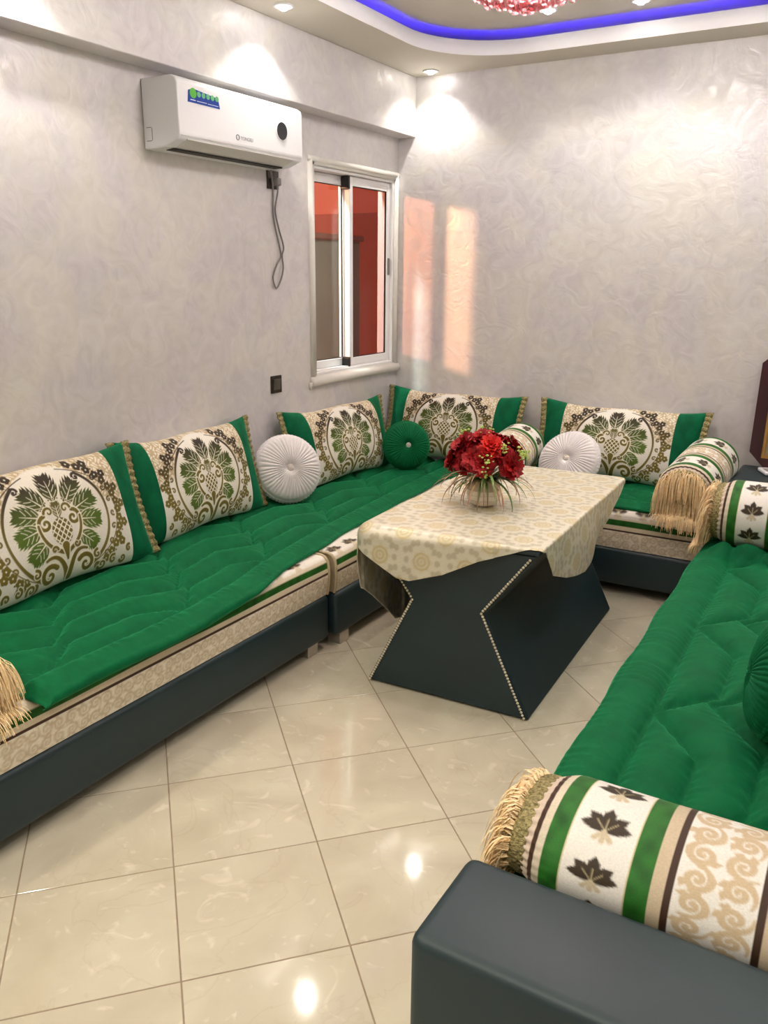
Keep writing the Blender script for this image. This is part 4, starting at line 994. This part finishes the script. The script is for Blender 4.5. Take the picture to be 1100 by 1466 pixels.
# --- tablecloth : polar grid from the centre of the top over the rim and down
def tablecloth():
    a, b = .352, .625; N = 700; top_rows = 84; drop_rows = 46; rc = .03
    base = []; per = []
    # outline, counter-clockwise from the right-far corner: order right side (far->near), front (right->left), left (near->far), back
    def seg(p0, p1, n): return [(p0[0] + (p1[0] - p0[0]) * k / n, p0[1] + (p1[1] - p0[1]) * k / n) for k in range(n)]
    def arc(cx, cy, a0, a1, n): return [(cx + rc * math.cos(a0 + (a1 - a0) * k / n), cy + rc * math.sin(a0 + (a1 - a0) * k / n)) for k in range(n)]
    out = seg((a, b - rc), (a, -b + rc), 200) + arc(a - rc, -b + rc, 0, -math.pi / 2, 26) + seg((a - rc, -b), (-a + rc, -b), 120) + arc(-a + rc, -b + rc, -math.pi / 2, -math.pi, 26) + seg((-a, -b + rc), (-a, b - rc), 200) + arc(-a + rc, b - rc, math.pi, math.pi / 2, 26) + seg((-a + rc, b), (a - rc, b), 120) + arc(a - rc, b - rc, math.pi / 2, 0, 26)
    out = np.array(out); n = len(out)
    nx_ = np.roll(out, -1, 0) - np.roll(out, 1, 0); nrm = np.stack([-nx_[:, 1], nx_[:, 0]], 1); nrm /= np.linalg.norm(nrm, axis=1)[:, None]
    if (nrm * out).sum() < 0: nrm = -nrm
    i = np.arange(n); R0, R1, F0, F1, L0, L1, B0, B1 = 0, 200, 226, 346, 372, 572, 598, 718
    keys = [(0, .02), (100, .235), (112, .25), (150, .205), (182, .135), (197, .02), (215, .004), (228, .004), (262, .085), (287, .165), (310, .210), (320, .210), (338, .165), (350, .135), (356, .125), (362, .20), (370, .30), (385, .36), (420, .53), (440, .56), (520, .5), (572, .34), (598, .12), (650, .10), (718, .06), (744, .02)]
    hang = np.interp(i, [k[0] for k in keys], [k[1] for k in keys])
    edge_r = np.interp(i, [0, 200, 240, 300, 350, 400, 450, 744], [.010, .008, .014, .045, .06, .03, .014, .010])
    zt = .662; rows = []; flat = []
    for k in range(top_rows):
        f = (k / (top_rows - 1)) ** .9 if False else k / (top_rows - 1)
        inner_ = out - nrm * edge_r[:, None] * np.where(edge_r > .02, .42, .8)[:, None]; p = inner_ * f
        zz = np.full(n, zt) + .0012 * vnoise(p[:, 0], p[:, 1], 22, 4); rows.append(np.column_stack([p, zz])); flat.append(p)
    inner_ = out - nrm * edge_r[:, None] * np.where(edge_r > .02, .42, .8)[:, None]
    for k in range(1, drop_rows + 1):
        s_ = hang * k / drop_rows; q = np.minimum(s_ / (edge_r * math.pi / 2), 1.0) * math.pi / 2
        dn = np.maximum(s_ - edge_r * math.pi / 2, 0)
        wv = (.008 * np.sin(i * .060 + 1.0) + .003 * np.sin(i * .15)) * np.clip(dn / .12, 0, 1.2)
        tuck = np.where((i > 372) & (i < 598), -.010, 0) * np.clip(dn / .3, 0, 1)
        ow = edge_r * np.sin(q) + wv + tuck + .008 * np.clip(dn / .1, 0, 1); zz = zt - edge_r * (1 - np.cos(q)) - dn
        rows.append(np.column_stack([inner_ + nrm * ow[:, None], zz])); flat.append(inner_ + nrm * s_[:, None])
    P = np.stack(rows, 0); Fp = np.stack(flat, 0); x, y = Fp[..., 0], Fp[..., 1]
    base_c, dotc, ros = SA(228, 222, 202), SA(198, 190, 164), SA(208, 192, 142)
    col = np.ones(P.shape) * base_c
    def blend(m, c):
        nonlocal col
        col = col * (1 - m[..., None]) + np.asarray(c) * m[..., None]
    # rows of small ovals with rosettes between
    px_, py_ = .17, .21
    for ox, oy in ((0, 0), (.5, .5)):
        gx, gy = ((x / px_ + ox) % 1 - .5) * px_, ((y / py_ + oy) % 1 - .5) * py_; r_ = np.hypot(gx, gy); th = np.arctan2(gy, gx)
        blend(np.clip((.040 - r_ + .004 * np.cos(th * 8)) / .004, 0, 1) * (.62 + .38 * np.cos(r_ * 420)), ros)
        for q in range(10):
            dx, dy = gx - .060 * math.cos(q * .6283), gy - .072 * math.sin(q * .6283)
            blend(np.clip((.0125 - np.hypot(dx, dy * .85)) / .004, 0, 1) * .9, dotc)
    dx, dy = ((x / .085) % 1 - .5) * .085, ((y / .07 + .5) % 1 - .5) * .07
    blend(np.clip((.009 - np.hypot(dx, dy)) / .004, 0, 1) * .6, dotc)
    wv_ = np.clip(np.sin((y + .3 * x) * 900), 0, 1) * .05; col *= (1 - wv_[..., None])
    # gold selvedge stripes along the hem
    o = gobj('tablecloth', P, M['brocade'], None, cv=True, col=col)
    o.location = (TBX, TBY, 0); o.rotation_euler = (0, 0, TBA)
    md = o.modifiers.new('thickness', 'SOLIDIFY'); md.thickness = .0025; md.offset = 1
    return tag(o, 'cream and gold brocade tablecloth draped askew over the coffee table', 'tablecloth')
tablecloth()

# ================================================================== FLOWER POT
VX, VY, VZ = 1.378, 3.035, .6655
pot = thing('flower_pot', (VX, VY, VZ), 'small round cream ceramic pot with incised lines on the tablecloth', 'pot')
MB().lathe([(0, 0), (.040, 0), (.052, .006), (.066, .028), (.070, .050), (.0675, .066), (.067, .067)], 40).build('lower_body', M['ceramic'], pot, True)
MB().lathe([(.0665, .067), (.066, .075), (.061, .094), (.054, .106), (.050, .108), (.047, .104), (.050, .08), (0, .078)], 40).build('upper_body', M['ceramic2'], pot, True)
gl_ = MB()
for z, r in ((.026, .0655), (.048, .0702), (.0665, .0680)): gl_.tube([(r * math.cos(a), r * math.sin(a), z) for a in np.linspace(0, 6.2832, 40, endpoint=False)], .0009, 5, True)
gl_.build('incised_lines', M['ceramic2'], pot, True)
bq = thing('flower_bouquet', (VX, VY, VZ + .10), 'bouquet of red artificial flowers with drooping grass blades in the ceramic pot', 'flowers')
def flower_mesh(name, m, seed, R=.046):
    r = random.Random(seed); V, F = [], []
    for layer, (npet, el, ln, wd) in enumerate(((5, 80, .55, .34), (7, 58, .75, .42), (9, 36, .92, .46), (10, 12, 1.0, .50), (9, -14, .92, .5))):
        for k in range(npet):
            az = 2 * math.pi * (k + .5 * (layer % 2)) / npet + r.uniform(-.2, .2); e = math.radians(el + r.uniform(-12, 12)); L_ = R * ln * r.uniform(.9, 1.15); W = R * wd
            d_ = Vector((math.cos(az) * math.cos(e), math.sin(az) * math.cos(e), math.sin(e))); s_ = Vector((-math.sin(az), math.cos(az), 0)); nn = d_.cross(s_)
            b = len(V); rows_ = 5; cols = 7
            for i in range(rows_):
                t = i / (rows_ - 1); w = W * (.25 + .95 * t ** .7)
                for j in range(cols):
                    c = j / (cols - 1) * 2 - 1; ruf = .10 * R * t * t * math.sin(c * 7 + k * 1.7 + layer) + .12 * R * c * c * (1 - t * .3); jag = 1 + .10 * t * math.sin(c * 13 + k)
                    p = d_ * (L_ * t * jag * (1 - .10 * c * c)) + s_ * (w * c) + nn * (ruf - .18 * R * t * t); V.append(tuple(p))
            for i in range(rows_ - 1):
                for j in range(cols - 1): q = b + i * cols + j; F.append((q, q + 1, q + cols + 1, q + cols))
    return mobj(name, V, F, m, bq, True)
f1 = flower_mesh('flower_head', M['red'], 1); f2 = flower_mesh('flower_head', M['red'], 2); f3 = flower_mesh('flower_head', M['red2'], 3)
spots = [(-.115, -.02, .095, 0), (-.07, -.055, .135, 1), (-.06, -.07, .065, 0), (-.015, -.03, .155, 1), (-.01, -.08, .090, 0), (.045, -.05, .140, 2), (.085, -.02, .100, 1), (.12, .01, .075, 0), (.02, .04, .150, 0), (-.09, .04, .125, 1), (.09, .06, .125, 1), (-.03, .08, .12, 0), (.125, -.03, .065, 1), (-.115, -.045, .070, 1), (.03, -.085, .075, 1)]
protos = [f1, f2, f3]; used_p = set()
for x, y, z, k in spots:
    o = protos[k] if k not in used_p else protos[k].copy()
    if k in used_p: C.objects.link(o); o.parent = bq
    used_p.add(k); dv = Vector((x, y - .02, z * .8 - .01)).normalized(); o.location = (x, y, z + .012)
    o.rotation_mode = 'XYZ'; o.rotation_euler = dv.to_track_quat('Z', 'Y').to_euler(); s_ = random.uniform(.92, 1.12); o.scale = (s_,) * 3
    MB().tube(smooth_curve([(0, 0, -.015), (x * .45, y * .45, z * .5), (x * .97, y * .97, z - .006)], 4), .0022, 6).build('stem', M['stem'], bq, True)
def blade(i, n_):
    az = 2 * math.pi * (i + random.uniform(-.35, .35)) / n_; L_ = random.uniform(.15, .245); el = math.radians(random.uniform(-5, 42)); drop = random.uniform(.7, 1.3)
    V, F, cl = [], [], []; K = 12; w0 = random.uniform(.0042, .0072); p = Vector((.022 * math.cos(az), .022 * math.sin(az), .008)); ang = el
    s_ = Vector((-math.sin(az), math.cos(az), 0)); tint = random.choice([SA(92, 142, 66), SA(124, 160, 84), SA(78, 124, 76), SA(160, 158, 104)]); tipc = random.choice([SA(150, 70, 60), SA(120, 62, 54), SA(96, 110, 56), SA(170, 110, 90)])
    for k in range(K):
        t = k / (K - 1); w = w0 * (1 - t ** 2.2) + .0003
        V += [tuple(p - s_ * w), tuple(p + Vector((0, 0, w * .35))), tuple(p + s_ * w)]; c = tint * (1 - t ** 1.2) + tipc * t ** 1.2; cl += [c, c * 1.1, c]
        p = p + Vector((math.cos(az) * math.cos(ang), math.sin(az) * math.cos(ang), math.sin(ang))) * (L_ / (K - 1)); ang -= drop * 2.0 / K * (.6 + t)
        p.z = max(p.z, -.092)
    for k in range(K - 1):
        q = 3 * k; F += [(q, q + 1, q + 4, q + 3), (q + 1, q + 2, q + 5, q + 4)]
    mobj('leaf', V, F, M['blade'], bq, True, col=np.array(cl))
for i in range(72): blade(i, 72)
for x, y, z in ((-.115, .03, .165), (-.055, .06, .185), (.15, .02, .115), (.175, -.02, .120), (.10, -.05, .15), (.055, -.11, .095), (.045, -.105, .045), (.0, .0, .185)):
    mb = MB().tube(smooth_curve([(0, 0, 0), (x * .5, y * .5, z * .5), (x, y, z)], 4), .0016, 5)
    for k in range(16):
        mb.ball((x + random.gauss(0, .011), y + random.gauss(0, .011), z + random.gauss(.008, .012)), random.uniform(.004, .008), 1, (1, 1, .7))
    mb.build('sprig', M['sprig'], bq, True)

# ================================================================== FRAME AND REMOTE ON THE CONSOLE
fr = thing('picture_frame', (2.425, 4.575, .618), 'dark wooden frame with chamfered corners and gilt rim standing on the corner console', 'picture frame', rot=(math.radians(-9), 0, 0))
W_, H_, c_ = .25, .62, .085
def octo(w, h, c, z0): return [(-w + c, z0), (w - c, z0), (w, z0 + c), (w, z0 + h - c), (w - c, z0 + h), (-w + c, z0 + h), (-w, z0 + h - c), (-w, z0 + c)]
def ring_prism(o_, i_, y0, y1):
    t = bmesh.new(); n_ = len(o_)
    vs = [[t.verts.new((p[0], y, p[1])) for p in poly] for poly, y in ((o_, y0), (i_, y0), (o_, y1), (i_, y1))]
    for k in range(n_):
        j = (k + 1) % n_
        t.faces.new((vs[0][k], vs[0][j], vs[1][j], vs[1][k])); t.faces.new((vs[2][k], vs[3][k], vs[3][j], vs[2][j]))
        t.faces.new((vs[0][k], vs[2][k], vs[2][j], vs[0][j])); t.faces.new((vs[1][k], vs[1][j], vs[3][j], vs[3][k]))
    bmesh.ops.recalc_face_normals(t, faces=t.faces[:]); return MB().merge(t)
inner_rect = [(-W_ + .085, .06), (W_ - .085, .06), (W_ - .06, .06), (W_ - .06, H_ - .06), (W_ - .085, H_ - .06), (-W_ + .085, H_ - .06), (-W_ + .06, H_ - .06), (-W_ + .06, .06)]
inner_rect = [(-W_ + .085, .058), (W_ - .085, .058), (W_ - .058, .0581), (W_ - .058, H_ - .0581), (W_ - .085, H_ - .058), (-W_ + .085, H_ - .058), (-W_ + .058, H_ - .0581), (-W_ + .058, .0581)]
ring_prism(octo(W_, H_, c_, 0), inner_rect, -.014, .012).build('frame_border', M['wood'], fr)
sm = [(x * .93, .02 + z * .935) for x, z in inner_rect]
ring_prism(inner_rect, sm, -.010, .008).build('gilt_rim', M['goldrim'], fr)
MB().prism([(x, z) for x, z in sm], 'y', -.002, .006).build('print', M['picture'], fr)
rm = thing('remote_control', (2.275, 4.50, .617), 'small white remote control lying on the leather corner console', 'remote', rot=(0, 0, math.radians(25)))
MB().box((-.025, -.06, 0), (.025, .06, .018), .006, 3).build('case', M['ac'], rm, True)
for k in range(4):
    MB().box((-.014, -.04 + k * .018, .0175), (.014, -.030 + k * .018, .0195), .002, 1).build('key', M['grey'], rm)
